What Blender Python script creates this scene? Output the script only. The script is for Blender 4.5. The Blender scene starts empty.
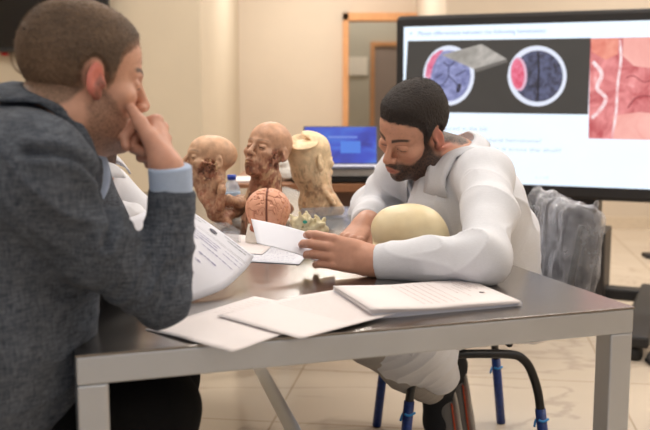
import bpy, bmesh, math, random
import numpy as np
from mathutils import Vector, Matrix
random.seed(4); rng = np.random.default_rng(4)
PI = math.pi
C = bpy.context.scene.collection
# ------------------------------------------------------------------ camera numbers (650 x 430 frame)
FPX, CX, CY = 940.0, 325.0, 215.0
PITCH = math.atan(125.0 / FPX)
H = 1.11                 # eye height of the camera
ZT = 0.72                # top of the steel table
def ray(u, v):
    a, b = (u - CX) / FPX, (v - CY) / FPX
    return np.array([a, math.cos(PITCH) - b * math.sin(PITCH), -math.sin(PITCH) - b * math.cos(PITCH)])
def P(u, v, y):          # the place at distance y seen at u, v in the photograph
    d = ray(u, v); t = y / d[1]
    return np.array([d[0] * t, y, H + d[2] * t])
def PZ(u, v, z):         # the place at height z
    d = ray(u, v); t = (z - H) / d[2]
    return np.array([d[0] * t, d[1] * t, z])
def A(*x): return np.array(x, float)
def unit(v): v = np.asarray(v, float); return v / np.linalg.norm(v)
# ------------------------------------------------------------------ colours and materials
def lin(c):
    c = np.asarray(c, float) / 255.0
    return np.where(c <= 0.04045, c / 12.92, ((c + 0.055) / 1.055) ** 2.4)
def rgba(c): return (*[float(x) for x in lin(c)], 1.0)
class NT:
    def __init__(s, name):
        s.m = bpy.data.materials.new(name); s.m.use_nodes = True
        s.t = s.m.node_tree; s.n = s.t.nodes; s.b = s.n['Principled BSDF']
    def add(s, kind, **kw):
        n = s.n.new(kind)
        for k, v in kw.items():
            if k.startswith('_'): setattr(n, k[1:], v)
            else: n.inputs[k.replace('__', ' ')].default_value = v
        return n
    def link(s, a, b): s.t.links.new(a, b)
    def set(s, **kw):
        for k, v in kw.items(): s.b.inputs[k.replace('__', ' ')].default_value = v
        return s
    def coords(s, kind='Object', scale=(1, 1, 1)):
        tc = s.add('ShaderNodeTexCoord'); mp = s.add('ShaderNodeMapping'); mp.inputs['Scale'].default_value = scale
        s.link(tc.outputs[kind], mp.inputs['Vector']); return mp.outputs['Vector']
    def noise(s, vec, scale, detail=4, rough=0.55, dist=0.0):
        n = s.add('ShaderNodeTexNoise', Scale=scale, Detail=detail, Roughness=rough, Distortion=dist); s.link(vec, n.inputs['Vector']); return n.outputs['Fac']
    def ramp(s, fac, stops):
        r = s.add('ShaderNodeValToRGB'); e = r.color_ramp.elements
        while len(e) < len(stops): e.new(0.5)
        for el, (p, c) in zip(e, stops): el.position = p; el.color = c
        s.link(fac, r.inputs['Fac']); return r.outputs['Color']
    def mix(s, fac, a, b, mode='MIX'):
        m = s.add('ShaderNodeMix', _data_type='RGBA', _blend_type=mode)
        for x, i in ((fac, 0), (a, 6), (b, 7)):
            if hasattr(x, 'is_output'): s.link(x, m.inputs[i])
            else: m.inputs[i].default_value = x
        return m.outputs[2]
    def bump(s, h, strength=0.3, dist=0.002):
        b = s.add('ShaderNodeBump', Strength=strength, Distance=dist); s.link(h, b.inputs['Height']); s.link(b.outputs['Normal'], s.b.inputs['Normal'])
    def base(s, c): s.link(c, s.b.inputs['Base Color'])
def plain(name, c, rough=0.5, metal=0.0, var=0.06, scale=40, bump=0.05, **kw):
    t = NT(name); v = t.coords('Object'); f = t.noise(v, scale)
    c0 = rgba(c); lo = tuple(x * (1 - var) for x in c0[:3]) + (1,); hi = tuple(min(1, x * (1 + var)) for x in c0[:3]) + (1,)
    t.base(t.ramp(f, [(0.3, lo), (0.7, hi)])); t.set(Roughness=rough, Metallic=metal, **kw)
    if bump: t.bump(f, bump, 0.001)
    return t.m
def vcol(name, rough=0.55, var=0.08, scale=60, bump=0.15, bscale=300, bdist=0.0008, sss=0.0, **kw):
    t = NT(name); v = t.coords('Object'); at = t.add('ShaderNodeAttribute', _attribute_name='Col')
    f = t.noise(v, scale, 5); g = t.ramp(f, [(0.3, (1 - var,) * 3 + (1,)), (0.7, (1 + var,) * 3 + (1,))])
    t.base(t.mix(1.0, at.outputs['Color'], g, 'MULTIPLY')); t.set(Roughness=rough, **kw)
    if sss: t.set(Subsurface__Weight=sss, Subsurface__Scale=0.01); t.b.inputs['Subsurface Radius'].default_value = (1, .4, .25)
    if bump: t.bump(t.noise(v, bscale, 3), bump, bdist)
    return t.m
def fabric(name, c, var=0.12, weave=900, bump=0.35, rough=0.85, c2=None, mott=25, wv=0.25):
    t = NT(name); v = t.coords('Object')
    a = t.noise(t.coords('Object', (1, 1, 0.12)), weave, 2); b = t.noise(t.coords('Object', (0.12, 0.12, 1)), weave, 2); m = t.noise(v, mott, 5)
    c0 = rgba(c); c1 = rgba(c2) if c2 else tuple(min(1, x * (1 + var)) for x in c0[:3]) + (1,)
    w = t.add('ShaderNodeMath', _operation='ADD'); t.link(a, w.inputs[0]); t.link(b, w.inputs[1])
    h = t.add('ShaderNodeMath', _operation='MULTIPLY'); t.link(w.outputs[0], h.inputs[0]); h.inputs[1].default_value = 0.5
    x = t.ramp(h.outputs[0], [(0.5 - wv * 0.6, c0), (0.5 + wv * 0.6, c1)])
    g = t.ramp(m, [(0.3, (1 - var,) * 3 + (1,)), (0.7, (1 + var * 0.5,) * 3 + (1,))])
    t.base(t.mix(1.0, x, g, 'MULTIPLY')); t.set(Roughness=rough, Specular__IOR__Level=0.2)
    t.bump(h.outputs[0], bump, 0.0006); return t.m
def glass(name, c=(235, 240, 245), alpha=0.35, rough=0.15, bump=0.0, bscale=40):
    t = NT(name); v = t.coords('Object'); f = t.noise(v, bscale, 5)
    t.base(t.ramp(f, [(0.3, rgba(tuple(x * 0.93 for x in c))), (0.7, rgba(c))])); t.set(Roughness=rough, Alpha=alpha, IOR=1.45, Specular__IOR__Level=0.6)
    if bump: t.bump(f, bump, 0.004)
    return t.m
def glow(name, c, strength, var=0.03):
    t = NT(name); v = t.coords('Object'); f = t.noise(v, 6); c0 = rgba(c)
    col = t.ramp(f, [(0.3, tuple(x * (1 - var) for x in c0[:3]) + (1,)), (0.7, c0)])
    t.b.inputs['Base Color'].default_value = (0.02, 0.02, 0.02, 1); t.link(col, t.b.inputs['Emission Color']); t.set(Emission__Strength=strength, Roughness=0.4); return t.m
# ------------------------------------------------------------------ objects
def link(name, me, m=None, parent=None):
    o = bpy.data.objects.new(name, me); C.objects.link(o)
    if m: me.materials.append(m)
    if parent: o.parent = parent; o.matrix_parent_inverse = parent.matrix_world.inverted()
    return o
def tag(o, label=None, cat=None, group=None, kind=None):
    for k, v in (('label', label), ('category', cat), ('group', group), ('kind', kind)):
        if v: o[k] = v
    return o
def empty(name, loc, rz=0.0):
    o = bpy.data.objects.new(name, None); C.objects.link(o); o.location = [float(x) for x in loc]; o.rotation_euler = (0, 0, rz); o.empty_display_size = 0.05
    bpy.context.view_layer.update(); return o
def mesh(name, V, F, m=None, parent=None, smooth=False, local=False):
    """V in world space, or in the parent's space when local"""
    me = bpy.data.meshes.new(name); me.from_pydata([tuple(map(float, v)) for v in V], [], [tuple(map(int, f)) for f in F]); me.update()
    if smooth: me.shade_smooth()
    if m: me.materials.append(m)
    o = bpy.data.objects.new(name, me); C.objects.link(o)
    if parent:
        o.parent = parent
        if not local: o.matrix_parent_inverse = parent.matrix_world.inverted()
    return o
def frombm(name, bm, m=None, parent=None, smooth=False, local=False):
    bmesh.ops.recalc_face_normals(bm, faces=bm.faces)
    V = [v.co[:] for v in bm.verts]; bm.verts.index_update(); F = [[v.index for v in f.verts] for f in bm.faces]; bm.free()
    return mesh(name, V, F, m, parent, smooth, local)
def bx(bm, c, s, M=None, bev=0.0, seg=2):
    """a box with centre c and size s"""
    r = bmesh.ops.create_cube(bm, size=1.0)['verts']
    for v in r: v.co = Vector((v.co.x * s[0] + c[0], v.co.y * s[1] + c[1], v.co.z * s[2] + c[2]))
    if bev: 
        e = list({e for v in r for e in v.link_edges})
        g = bmesh.ops.bevel(bm, geom=e, offset=bev, segments=seg, affect='EDGES', profile=0.5)
        r = list({v for f in g['faces'] for v in f.verts} | {v for v in r if v.is_valid})
    if M is not None:
        for v in r: v.co = M @ v.co
    return r
def box(name, c, s, m, parent=None, rz=0.0, bev=0.0, local=False, smooth=False):
    bm = bmesh.new(); bx(bm, (0, 0, 0), s, Matrix.Translation(Vector([float(x) for x in c])) @ Matrix.Rotation(rz, 4, 'Z'), bev)
    return frombm(name, bm, m, parent, smooth, local)
def catmull(pts, n=6, closed=False):
    pts = [np.asarray(p, float) for p in pts]; out = []; N = len(pts)
    for i in range(N - 1):
        p0 = pts[max(i - 1, 0)]; p1 = pts[i]; p2 = pts[i + 1]; p3 = pts[min(i + 2, N - 1)]
        for k in range(n):
            t = k / n; out.append(0.5 * (2 * p1 + (p2 - p0) * t + (2 * p0 - 5 * p1 + 4 * p2 - p3) * t * t + (3 * p1 - p0 - 3 * p2 + p3) * t ** 3))
    out.append(pts[-1]); return out
def tube(name, pts, r, m, parent=None, seg=10, smoothn=0, local=False, square=False):
    if smoothn: pts = catmull(pts, smoothn)
    pts = [np.asarray(p, float) for p in pts]; V = []; F = []; up = None
    rs = r if hasattr(r, '__len__') else [r] * len(pts)
    if hasattr(r, '__len__') and len(r) != len(pts): rs = np.interp(np.linspace(0, 1, len(pts)), np.linspace(0, 1, len(r)), r)
    for i, p in enumerate(pts):
        t = unit(pts[min(i + 1, len(pts) - 1)] - pts[max(i - 1, 0)])
        if up is None: up = unit(np.cross(t, A(0.31, 0.17, 0.93) if abs(t[2]) < 0.9 else A(1, 0.1, 0)))
        up = unit(up - t * np.dot(up, t)); b = np.cross(t, up)
        for k in range(seg): V.append(p + rs[i] * (math.cos(2 * PI * k / seg) * up + math.sin(2 * PI * k / seg) * b))
    n = len(pts)
    for i in range(n - 1):
        for k in range(seg): F.append((i * seg + k, i * seg + (k + 1) % seg, (i + 1) * seg + (k + 1) % seg, (i + 1) * seg + k))
    F.append(tuple(range(seg))[::-1]); F.append(tuple(range((n - 1) * seg, n * seg)))
    return mesh(name, V, F, m, parent, True, local)
def lathe(name, prof, m, c, parent=None, seg=28, local=False):
    V = []; F = []; n = len(prof)
    for r, z in prof:
        for k in range(seg): V.append((c[0] + r * math.cos(2 * PI * k / seg), c[1] + r * math.sin(2 * PI * k / seg), c[2] + z))
    for i in range(n - 1):
        for k in range(seg): F.append((i * seg + k, i * seg + (k + 1) % seg, (i + 1) * seg + (k + 1) % seg, (i + 1) * seg + k))
    F.append(tuple(range(seg))[::-1]); F.append(tuple(range((n - 1) * seg, n * seg)))
    return mesh(name, V, F, m, parent, True, local)
def solid(V, F, t):
    """thicken a sheet downwards along its normals"""
    bm = bmesh.new(); vs = [bm.verts.new([float(x) for x in v]) for v in V]
    for f in F: bm.faces.new([vs[i] for i in f])
    bm.normal_update(); bmesh.ops.solidify(bm, geom=bm.faces[:], thickness=t); return bm
# ------------------------------------------------------------------ numpy noise
def _h(i, j, k, s):
    x = (i * 374761393 + j * 668265263 + k * 2147483647 + s * 974634777) & 0xFFFFFFFF
    x = ((x ^ (x >> 13)) * 1274126177) & 0xFFFFFFFF
    return ((x ^ (x >> 16)) & 0xFFFF) / 32767.5 - 1.0
def noise3(p, s=0):
    q = np.floor(p).astype(np.int64); f = p - q; f = f * f * (3 - 2 * f); o = 0
    for a in (0, 1):
        for b in (0, 1):
            for c in (0, 1):
                w = (f[:, 0] if a else 1 - f[:, 0]) * (f[:, 1] if b else 1 - f[:, 1]) * (f[:, 2] if c else 1 - f[:, 2])
                o = o + w * _h(q[:, 0] + a, q[:, 1] + b, q[:, 2] + c, s)
    return o
def fbm(p, s=0, n=3):
    o = 0; a = 1.0
    for i in range(n): o = o + a * noise3(p * 2 ** i, s + i); a *= 0.5
    return o
def sst(a, b, x): t = np.clip((x - a) / (b - a), 0, 1); return t * t * (3 - 2 * t)
# ------------------------------------------------------------------ implicit surfaces, meshed with surface nets
class Shape:
    def __init__(s): s.p = []; s.M = np.eye(3); s.t = np.zeros(3); s.k = 1.0
    def frame(s, M=None, t=(0, 0, 0), k=1.0):      # columns of M: the local axes in world space
        s.M = np.eye(3) if M is None else np.asarray(M, float); s.t = np.asarray(t, float); s.k = k; return s
    def _w(s, p): return s.M @ (np.asarray(p, float) * s.k) + s.t
    def ell(s, c, r, k=0.01, op=1, rot=None):
        R = s.M if rot is None else s.M @ rot
        s.p.append(('e', s._w(c), np.asarray(r, float) * s.k if hasattr(r, '__len__') else np.full(3, r * s.k), R, op, k * s.k)); return s
    def cone(s, a, b, ra, rb, k=0.01, op=1):
        s.p.append(('c', s._w(a), s._w(b), (ra * s.k, rb * s.k), op, k * s.k)); return s
    def chain(s, pts, rs, k=0.01, op=1):
        for i in range(len(pts) - 1): s.cone(pts[i], pts[i + 1], rs[i], rs[i + 1], k, op)
        return s
    def cap(s, a, b, ra, rb, k=0.004, op=1, rd=0.004):    # flat ended cone
        s.p.append(('f', s._w(a), s._w(b), (ra * s.k, rb * s.k, rd * s.k), op, k * s.k)); return s
    def box(s, c, r, k=0.005, op=1, rot=None, rd=0.005):
        R = s.M if rot is None else s.M @ rot
        s.p.append(('b', s._w(c), np.asarray(r, float) * s.k, (R, rd * s.k), op, k * s.k)); return s
    def fn(s, f, k=0.004, op=3): s.p.append(('n', f, None, None, op, k)); return s
    @staticmethod
    def d(q, p):
        if q[0] == 'e':
            l = (p - q[1]) @ q[3]; a = np.linalg.norm(l / q[2], axis=1); b = np.linalg.norm(l / q[2] ** 2, axis=1)
            return np.where(b < 1e-9, -q[2].min(), a * (a - 1) / np.maximum(b, 1e-9))
        if q[0] == 'c':
            ba = q[2] - q[1]; pa = p - q[1]; h = np.clip(pa @ ba / (ba @ ba + 1e-12), 0, 1)
            return np.linalg.norm(pa - h[:, None] * ba, axis=1) - (q[3][0] * (1 - h) + q[3][1] * h)
        if q[0] == 'f':
            ba = q[2] - q[1]; L = np.linalg.norm(ba); u = ba / L; pa = p - q[1]; h = pa @ u; x = np.linalg.norm(pa - h[:, None] * u, axis=1)
            t = np.clip(h / L, 0, 1); rd = q[3][2]; a = x - (q[3][0] * (1 - t) + q[3][1] * t) + rd; b = np.abs(h - L / 2) - L / 2 + rd
            return np.minimum(np.maximum(a, b), 0) + np.hypot(np.maximum(a, 0), np.maximum(b, 0)) - rd
        if q[0] == 'b':
            l = np.abs((p - q[1]) @ q[3][0]) - q[2] + q[3][1]
            return np.minimum(l.max(1), 0) + np.linalg.norm(np.maximum(l, 0), axis=1) - q[3][1]
        return q[1](p)
    def ev(s, p, prims=None):
        f = np.full(len(p), 1.0)
        for q in (s.p if prims is None else prims):
            x = s.d(q, p); k = max(q[5], 1e-6)
            if q[4] == 1: h = np.maximum(k - np.abs(f - x), 0) / k; f = np.minimum(f, x) - h * h * k * 0.25
            elif q[4] == 4: f = f - x
            else:
                if q[4] == 2: x = -x
                h = np.maximum(k - np.abs(f - x), 0) / k; f = np.maximum(f, x) + h * h * k * 0.25
        return f
    def bounds(s):
        lo = []; hi = []
        for q in s.p:
            if q[4] != 1: continue
            if q[0] == 'e': r = q[2].max(); lo.append(q[1] - r); hi.append(q[1] + r)
            elif q[0] in 'cf': r = max(q[3][:2]); lo += [q[1] - r, q[2] - r]; hi += [q[1] + r, q[2] + r]
            elif q[0] == 'b': r = np.linalg.norm(q[2]); lo.append(q[1] - r); hi.append(q[1] + r)
        return np.min(lo, 0) - 0.02, np.max(hi, 0) + 0.02
    def polygonize(s, h, B=12):
        lo, hi = s.bounds(); nb = np.ceil((hi - lo) / (h * B)).astype(int); bs = B * h
        I = np.stack(np.meshgrid(*[np.arange(n) for n in nb], indexing='ij'), -1).reshape(-1, 3)
        ctr = lo + (I + 0.5) * bs; dc = np.concatenate([s.ev(ctr[i:i + 200000]) for i in range(0, len(ctr), 200000)])
        I = I[np.abs(dc) < bs * 0.87 * 1.7 + 0.004]
        I = I[np.lexsort((I[:, 2] // 3, I[:, 1] // 3, I[:, 0] // 3))]
        g = np.arange(B + 1); G = np.stack(np.meshgrid(g, g, g, indexing='ij'), -1).reshape(-1, 3)
        N = np.int64(nb.max() * B + 8); kk = lambda c: (c[..., 0] + 2) * N * N + (c[..., 1] + 2) * N + (c[..., 2] + 2)
        VK = []; VP = []; Q = []
        for i0 in range(0, len(I), 27):
            b = I[i0:i0 + 27]; c = lo + (b + 0.5) * bs; m = (c.min(0) + c.max(0)) / 2; R = np.linalg.norm((c.max(0) - c.min(0)) / 2 + bs / 2)
            pr = [q for q in s.p if q[0] == 'n' or float(s.d(q, m[None])[0]) - R * 1.25 < q[5] + 0.012]
            if not any(q[4] == 1 for q in pr): continue
            idx = b[:, None, :] * B + G[None]
            f = s.ev((lo + idx * h).reshape(-1, 3), pr).reshape(len(b), B + 1, B + 1, B + 1)
            ins = f < 0
            cs = [(i, j, k) for i in (0, 1) for j in (0, 1) for k in (0, 1)]
            cnt = sum(ins[:, i:B + i, j:B + j, k:B + k].astype(np.int8) for i, j, k in cs)
            act = (cnt > 0) & (cnt < 8); bi, x, y, z = np.nonzero(act)
            if len(bi) == 0: continue
            acc = np.zeros((len(bi), 3)); num = np.zeros(len(bi))
            for ax in range(3):
                for o1 in (0, 1):
                    for o2 in (0, 1):
                        o = [o1, o2]; o.insert(ax, 0); e = [0, 0, 0]; e[ax] = 1
                        f0 = f[bi, x + o[0], y + o[1], z + o[2]]; f1 = f[bi, x + o[0] + e[0], y + o[1] + e[1], z + o[2] + e[2]]
                        cr = (f0 < 0) != (f1 < 0); t = np.where(cr, f0 / np.where(cr, f0 - f1, 1), 0)
                        pt = np.tile(np.array(o, float), (len(bi), 1)); pt[:, ax] += t; acc += pt * cr[:, None]; num += cr
            cell = b[bi] * B + np.stack([x, y, z], 1); VK.append(kk(cell)); VP.append(lo + (cell + acc / num[:, None]) * h)
            for ax in range(3):
                e = [0, 0, 0]; e[ax] = 1; a0 = ins[:, :B, :B, :B]; a1 = ins[:, e[0]:B + e[0], e[1]:B + e[1], e[2]:B + e[2]]
                bi2, x2, y2, z2 = np.nonzero(a0 != a1)
                if len(bi2) == 0: continue
                cell = b[bi2] * B + np.stack([x2, y2, z2], 1); u = np.zeros(3, int); w = np.zeros(3, int); u[(ax + 1) % 3] = 1; w[(ax + 2) % 3] = 1
                qd = np.stack([kk(cell), kk(cell - u), kk(cell - u - w), kk(cell - w)], 1); fl = ~a0[bi2, x2, y2, z2]
                qd[fl] = qd[fl][:, ::-1]; Q.append(qd)
        K = np.concatenate(VK); V = np.concatenate(VP); Q = np.concatenate(Q)
        K, ui = np.unique(K, return_index=True); V = V[ui]
        p = np.clip(np.searchsorted(K, Q), 0, len(K) - 1); ok = (K[p] == Q).all(1)
        return V, p[ok]
    def build(s, name, h, m, parent=None, col=None, disp=None, smooth=1):
        V, Q = s.polygonize(h)
        for _ in range(smooth):                      # light smoothing along the quads' edges
            acc = np.zeros_like(V); n = np.zeros(len(V))
            for a in range(4):
                for o in (1, 3): np.add.at(acc, Q[:, a], V[Q[:, (a + o) % 4]]); np.add.at(n, Q[:, a], 1)
            V = V * 0.5 + 0.5 * acc / np.maximum(n, 1)[:, None]
        me = bpy.data.meshes.new(name); me.vertices.add(len(V)); me.loops.add(len(Q) * 4); me.polygons.add(len(Q))
        me.loops.foreach_set('vertex_index', Q.astype(np.int32).ravel()); me.polygons.foreach_set('loop_start', np.arange(0, len(Q) * 4, 4, dtype=np.int32))
        me.vertices.foreach_set('co', V.astype(np.float32).ravel()); me.update(calc_edges=True)
        if disp is not None:
            n = np.empty(len(V) * 3, np.float32); me.vertex_normals.foreach_get('vector', n); n = n.reshape(-1, 3)
            V = V + n * disp(V, n)[:, None]; me.vertices.foreach_set('co', V.astype(np.float32).ravel()); me.update()
        me.validate(); me.shade_smooth()
        if col is not None:
            n = np.empty(len(V) * 3, np.float32); me.vertex_normals.foreach_get('vector', n)
            at = me.color_attributes.new('Col', 'FLOAT_COLOR', 'POINT'); c = np.ones((len(V), 4), np.float32); c[:, :3] = col(V, n.reshape(-1, 3)); at.data.foreach_set('color', c.ravel())
        return link(name, me, m, parent)
def mixc(c, m, d): return c * (1 - m[:, None]) + lin(d)[None] * m[:, None]
# lamps: x, y, width, depth, glow     lights just under them; back and lobby ones added to brighten the walls there
LAMPS = [(x, y, .6, .6, 1.5 if y < 2 else 4.0) for x in (-2.2, -.4, 1.4, 2.8) for y in (-1.2, .8, 2.8, 4.8)] + [(x, y, .6, .6, 5.0) for x, y in ((-.4, 6.4), (0, 8.6), (2.6, 6.4), (-2.4, 6.2))] + [(.5, 10.9, .45, .45, 4.0)]
WARM = (1, .975, .945)
AREAS = [(x, y, 2.84, .58, .58, e, WARM) for x in (-2.2, -.4, 1.4, 2.8) for y, e in ((-1.2, 5), (.8, 6), (2.8, 18), (4.8, 16))] + [(x, y, 2.84, .6, .6, e, WARM) for x, y, e in ((-.4, 6.4, 16), (0, 8.6, 48), (2.6, 6.4, 24), (-2.4, 6.2, 5))] + [(.5, 10.9, 2.84, .4, .4, 14, WARM)]
EXPO = 0.0
# ------------------------------------------------------------------ anatomy
def head_axes(yaw, pitch, roll=0.0):
    """local axes of a head: x its right, y its face, z up; yaw 0 looks along +y, positive turns to +x; pitch positive looks down"""
    y, p, r = map(math.radians, (yaw, pitch, roll))
    m = Matrix.Rotation(-y, 3, 'Z') @ Matrix.Rotation(-p, 3, 'X') @ Matrix.Rotation(r, 3, 'Y')
    return np.array(m)
def rotm(axis, deg): return np.array(Matrix.Rotation(math.radians(deg), 3, axis))
def head(S, M, t, k=1.0, ears=True, jaw=1.0, lids=True, nose=1.0, cran=1.0, eary=0.0):
    S.frame(M, t, k)
    S.ell((0, -.014, .042 * cran), (.0745, .096, .084 * cran), .02)
    S.ell((0, .036, .040 * cran), (.061, .056, .058 * cran), .03)
    S.ell((0, .040, -.035), (.057, .050, .072), .03)
    S.ell((0, .036, -.078), (.050 * jaw, .050, .036), .025)
    S.ell((0, .080, -.098), (.021, .017, .018), .022)
    for s in (-1, 1):
        S.ell((s * .048 * jaw, .004, -.062), (.017, .026, .028), .03)
        S.ell((s * .046, .062, -.020), (.020, .020, .015), .025)
        S.cone((s * .010, .0915, .021), (s * .044, .073, .021), .0075, .006, .014)
        S.ell((s * .033, .101, .000), (.0165, .018, .0125), .014, 2)
    S.cone((0, .090, .014), (0, .1155 * nose, -.028), .0075, .0105, .010)
    S.ell((0, .113 * nose, -.031), (.0105, .011, .0095), .006)
    for s in (-1, 1):
        S.ell((s * .0125, .103, -.034), (.0075, .011, .008), .005)
        S.ell((s * .0065, .110 * nose, -.0425), (.0038, .005, .004), .003, 2)
    S.ell((0, .0925, -.062), (.027, .016, .020), .012)
    S.ell((0, .1030, -.0605), (.019, .0085, .0052), .005)
    S.ell((0, .1015, -.0715), (.0165, .0085, .0062), .005)
    S.ell((0, .112, -.0660), (.022, .010, .0016), .002, 2)
    for s in (-1, 1):
        S.ell((s * .032, .0795, .000), (.0150, .0130, .0122), .004)
        if lids:
            S.ell((s * .032, .0905, -.0035), (.0125, .0040, .0011), .0015, 2)
            S.cone((s * .019, .0895, .006), (s * .044, .083, .005), .0030, .0028, .004)
    if ears:
        for s in (-1, 1):
            R = rotm('Y', s * -8) @ rotm('Z', s * 24) @ rotm('X', -8); e_ = .86
            S.ell((s * .080, eary - .008, .000), (.0070, .0165, .0285), .006, 1, R)
            S.ell((s * .078, eary - .002, -.024), (.0060, .0085, .011), .006)
            S.ell((s * .0872, eary - .005, .003), (.0060, .0095, .017), .004, 2, R)
            S.ell((s * .082, eary + .004, -.006), (.004, .006, .008), .004)
    S.frame()
def locals_of(M, t, k): return lambda V: ((V - t) @ M) / k
def face_colour(V, N, M, t, k, skin, beard=None, dens=1.0, ear=None, lip=(172, 104, 94), brow=(60, 44, 34), stub=0.75, seed=0, red=(205, 120, 100), scalp=None, eary=0.0):
    l = locals_of(M, t, k)(V); x, y, z = l.T; ax = np.abs(x)
    c = np.tile(lin(skin), (len(V), 1)); n = fbm(l * 45, seed, 3)
    inh = (z > -.14) & (y > -.14) & (ax < .11) & (y < .15) & (z < .16)
    cheek = sst(.03, .0, np.hypot(np.hypot(ax - .045, y - .07), z + .025)) * .25 + sst(.02, .004, np.hypot(np.hypot(ax, y - .113), z + .03)) * .3
    c = mixc(c, cheek * inh, red)
    if ear: c = mixc(c, sst(.072, .080, ax) * sst(.05, .03, np.abs(y - eary + .01)) * sst(.05, .035, np.abs(z)) * inh, ear)
    if beard is not None:
        line = np.interp(y, [-.02, .012, .030, .055, .080, .092, .105, .12], [-.05, .012, -.020, -.045, -.052, -.049, -.047, -.047])
        b = sst(-.007, .009, line - z + n * .006) * sst(-.012, .010, y + n * .006) * sst(-.143, -.118, z + .25 * np.minimum(y - .05, 0))
        lipm = sst(1.25, .9, np.hypot(x / .022, (z + .0665) / .0095)) * (y > .085)
        b = b * (1 - lipm * .95) * np.where((ax < .012) & (z > -.088) & (z < -.076), .75, 1)
        g = np.clip(.5 + .8 * fbm(l * 500, seed + 3, 2), 0, 1)
        c = mixc(c, np.clip(b * dens * (stub + (1 - stub) * g), 0, 1) * inh, beard)
    lipm = sst(1.2, .8, np.hypot(x / .021, (z + .0662) / .0105)) * (y > .088) * inh
    c = mixc(c, lipm * .75, lip)
    if scalp:
        e = np.interp(y, scalp[0], scalp[1]); q = np.linalg.norm(np.stack([ax - .082, y - eary + .010, z - .001], 1) / A(.03, .0195, .033), axis=1)
        c = mixc(c, np.clip(sst(-.006, .005, z - e + .004 * n) * sst(.93, 1.12, q) * inh * (.9 + .2 * fbm(l * 450, 8, 2)), 0, 1), scalp[2])
    arc = .0275 + .004 * np.sin(np.clip((ax - .012) / .040, 0, 1) * 2.6) - .003
    bm = sst(.0054, .0022, np.abs(z - arc) + .0015 * n) * sst(.008, .013, ax) * sst(.056, .048, ax) * (y > .05) * inh
    c = mixc(c, bm * .92, brow)
    eye = sst(.0024, .0010, np.abs(z + .0035 + .16 * (ax - .032) ** 2 * 20)) * sst(.018, .021, ax) * sst(.0465, .043, ax) * (y > .07) * inh
    c = mixc(c, eye * .85, (40, 26, 22))
    no = sst(.0062, .003, np.hypot(np.hypot(ax - .0065, (y - .110)), (z + .041))) * inh
    c = mixc(c, no * .8, (70, 35, 30))
    return c
def hair(M, t, k, ys, zs, th=0.007, top=0.004, fade=.026, eary=0.0):
    """close cropped hair over the scalp, thinning out along a hairline given as heights zs over depths ys (head space)"""
    S = Shape().frame(M, t, k)
    S.ell((0, -.014, .042), (.0745, .096, .084), .02); S.ell((0, .036, .040), (.061, .056, .058), .03); S.ell((0, .040, -.035), (.057, .050, .072), .03)
    for s in (-1, 1): S.ell((s * .048, .004, -.062), (.017, .026, .028), .03)
    loc = locals_of(M, t, k)
    def grow(p):
        l = loc(p); e = np.interp(l[:, 1], ys, zs) + .003 * noise3(l * 110, 5); d = l[:, 2] - e
        q = np.stack([np.abs(l[:, 0]) - .080, l[:, 1] - eary + .010, l[:, 2] - .001], 1) / A(.03, .0215, .034); ear = sst(.95, 1.25, np.linalg.norm(q, axis=1))
        return (-.0025 + (.0030 + th * sst(0, fade, d)) * sst(-.003, .003, d) * ear + top * sst(.07, .12, l[:, 2]) * sst(0, .02, d)) * k
    return S.frame().fn(grow, .004, 4)
def strands(V, N, s=0, amp=.0009):
    return amp * (noise3(V * 420, s) + .7 * noise3(V * 900, s + 1))
def hand(S, M, t, side, k=1.0, flex=((25, 35, 20),) * 4, splay=(6, 1, -4, -9), thumb=None, fat=1.0, width=1.0, ext=-.03):
    """local axes: y to the fingertips, z out of the back of the hand; side +1 when the thumb is at +x"""
    S.frame(M, t, k)
    mcp = [(.027, .094, .004), (.008, .097, .006), (-.011, .091, .004), (-.028, .082, 0)]
    L = [(.044, .026, .021), (.049, .030, .022), (.045, .028, .021), (.035, .021, .019)]; r0 = [.0098, .0100, .0095, .0084]
    for (x, y, z), r in zip(mcp, r0):
        S.cone((side * x * .55, .008, -.002), (side * x * width, y, z - .004), .0165 * fat, r * 1.22 * fat, .012)
    S.ell((side * .022, .042, -.010), (.017, .034, .015), .014)
    S.ell((side * -.018, .045, -.009), (.013, .036, .013), .014)
    S.cone((0, ext, 0), (0, .012, -.002), .0235 * fat, .0245 * fat, .015)
    S.cone((side * .011, ext, 0), (side * .012, .012, -.002), .0165 * fat, .018 * fat, .012); S.cone((side * -.011, ext, 0), (side * -.012, .012, -.002), .0165 * fat, .018 * fat, .012)
    for i in range(4):
        p = np.array(mcp[i]) * A(side * width, 1, 1); a = math.radians(splay[i]) * side; ang = 0; r = r0[i] * fat; pts = [p]; rs = [r * 1.12]
        for j in range(3):
            ang += math.radians(flex[i][j]); d = A(math.sin(a) * math.cos(ang), math.cos(a) * math.cos(ang), -math.sin(ang)); p = p + d * L[i][j]; pts.append(p); rs.append(r * (1.0, .92, .78)[j])
        for j in range(3): S.cone(pts[j], pts[j + 1], rs[j], rs[j + 1], .0025)
    tp = thumb or [(.020, .020, -.010), (.045, .050, -.018), (.058, .078, -.020), (.064, .103, -.020)]
    S.chain([A(side * a, b, c) for a, b, c in tp], [x * fat for x in (.0165, .0135, .0118, .0090)], .006)
    S.frame()
def axes_yz(Y, Z):
    Y = unit(Y); Z = unit(np.asarray(Z, float) - Y * np.dot(Y, Z)); return np.stack([np.cross(Y, Z), Y, Z], 1)
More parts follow.
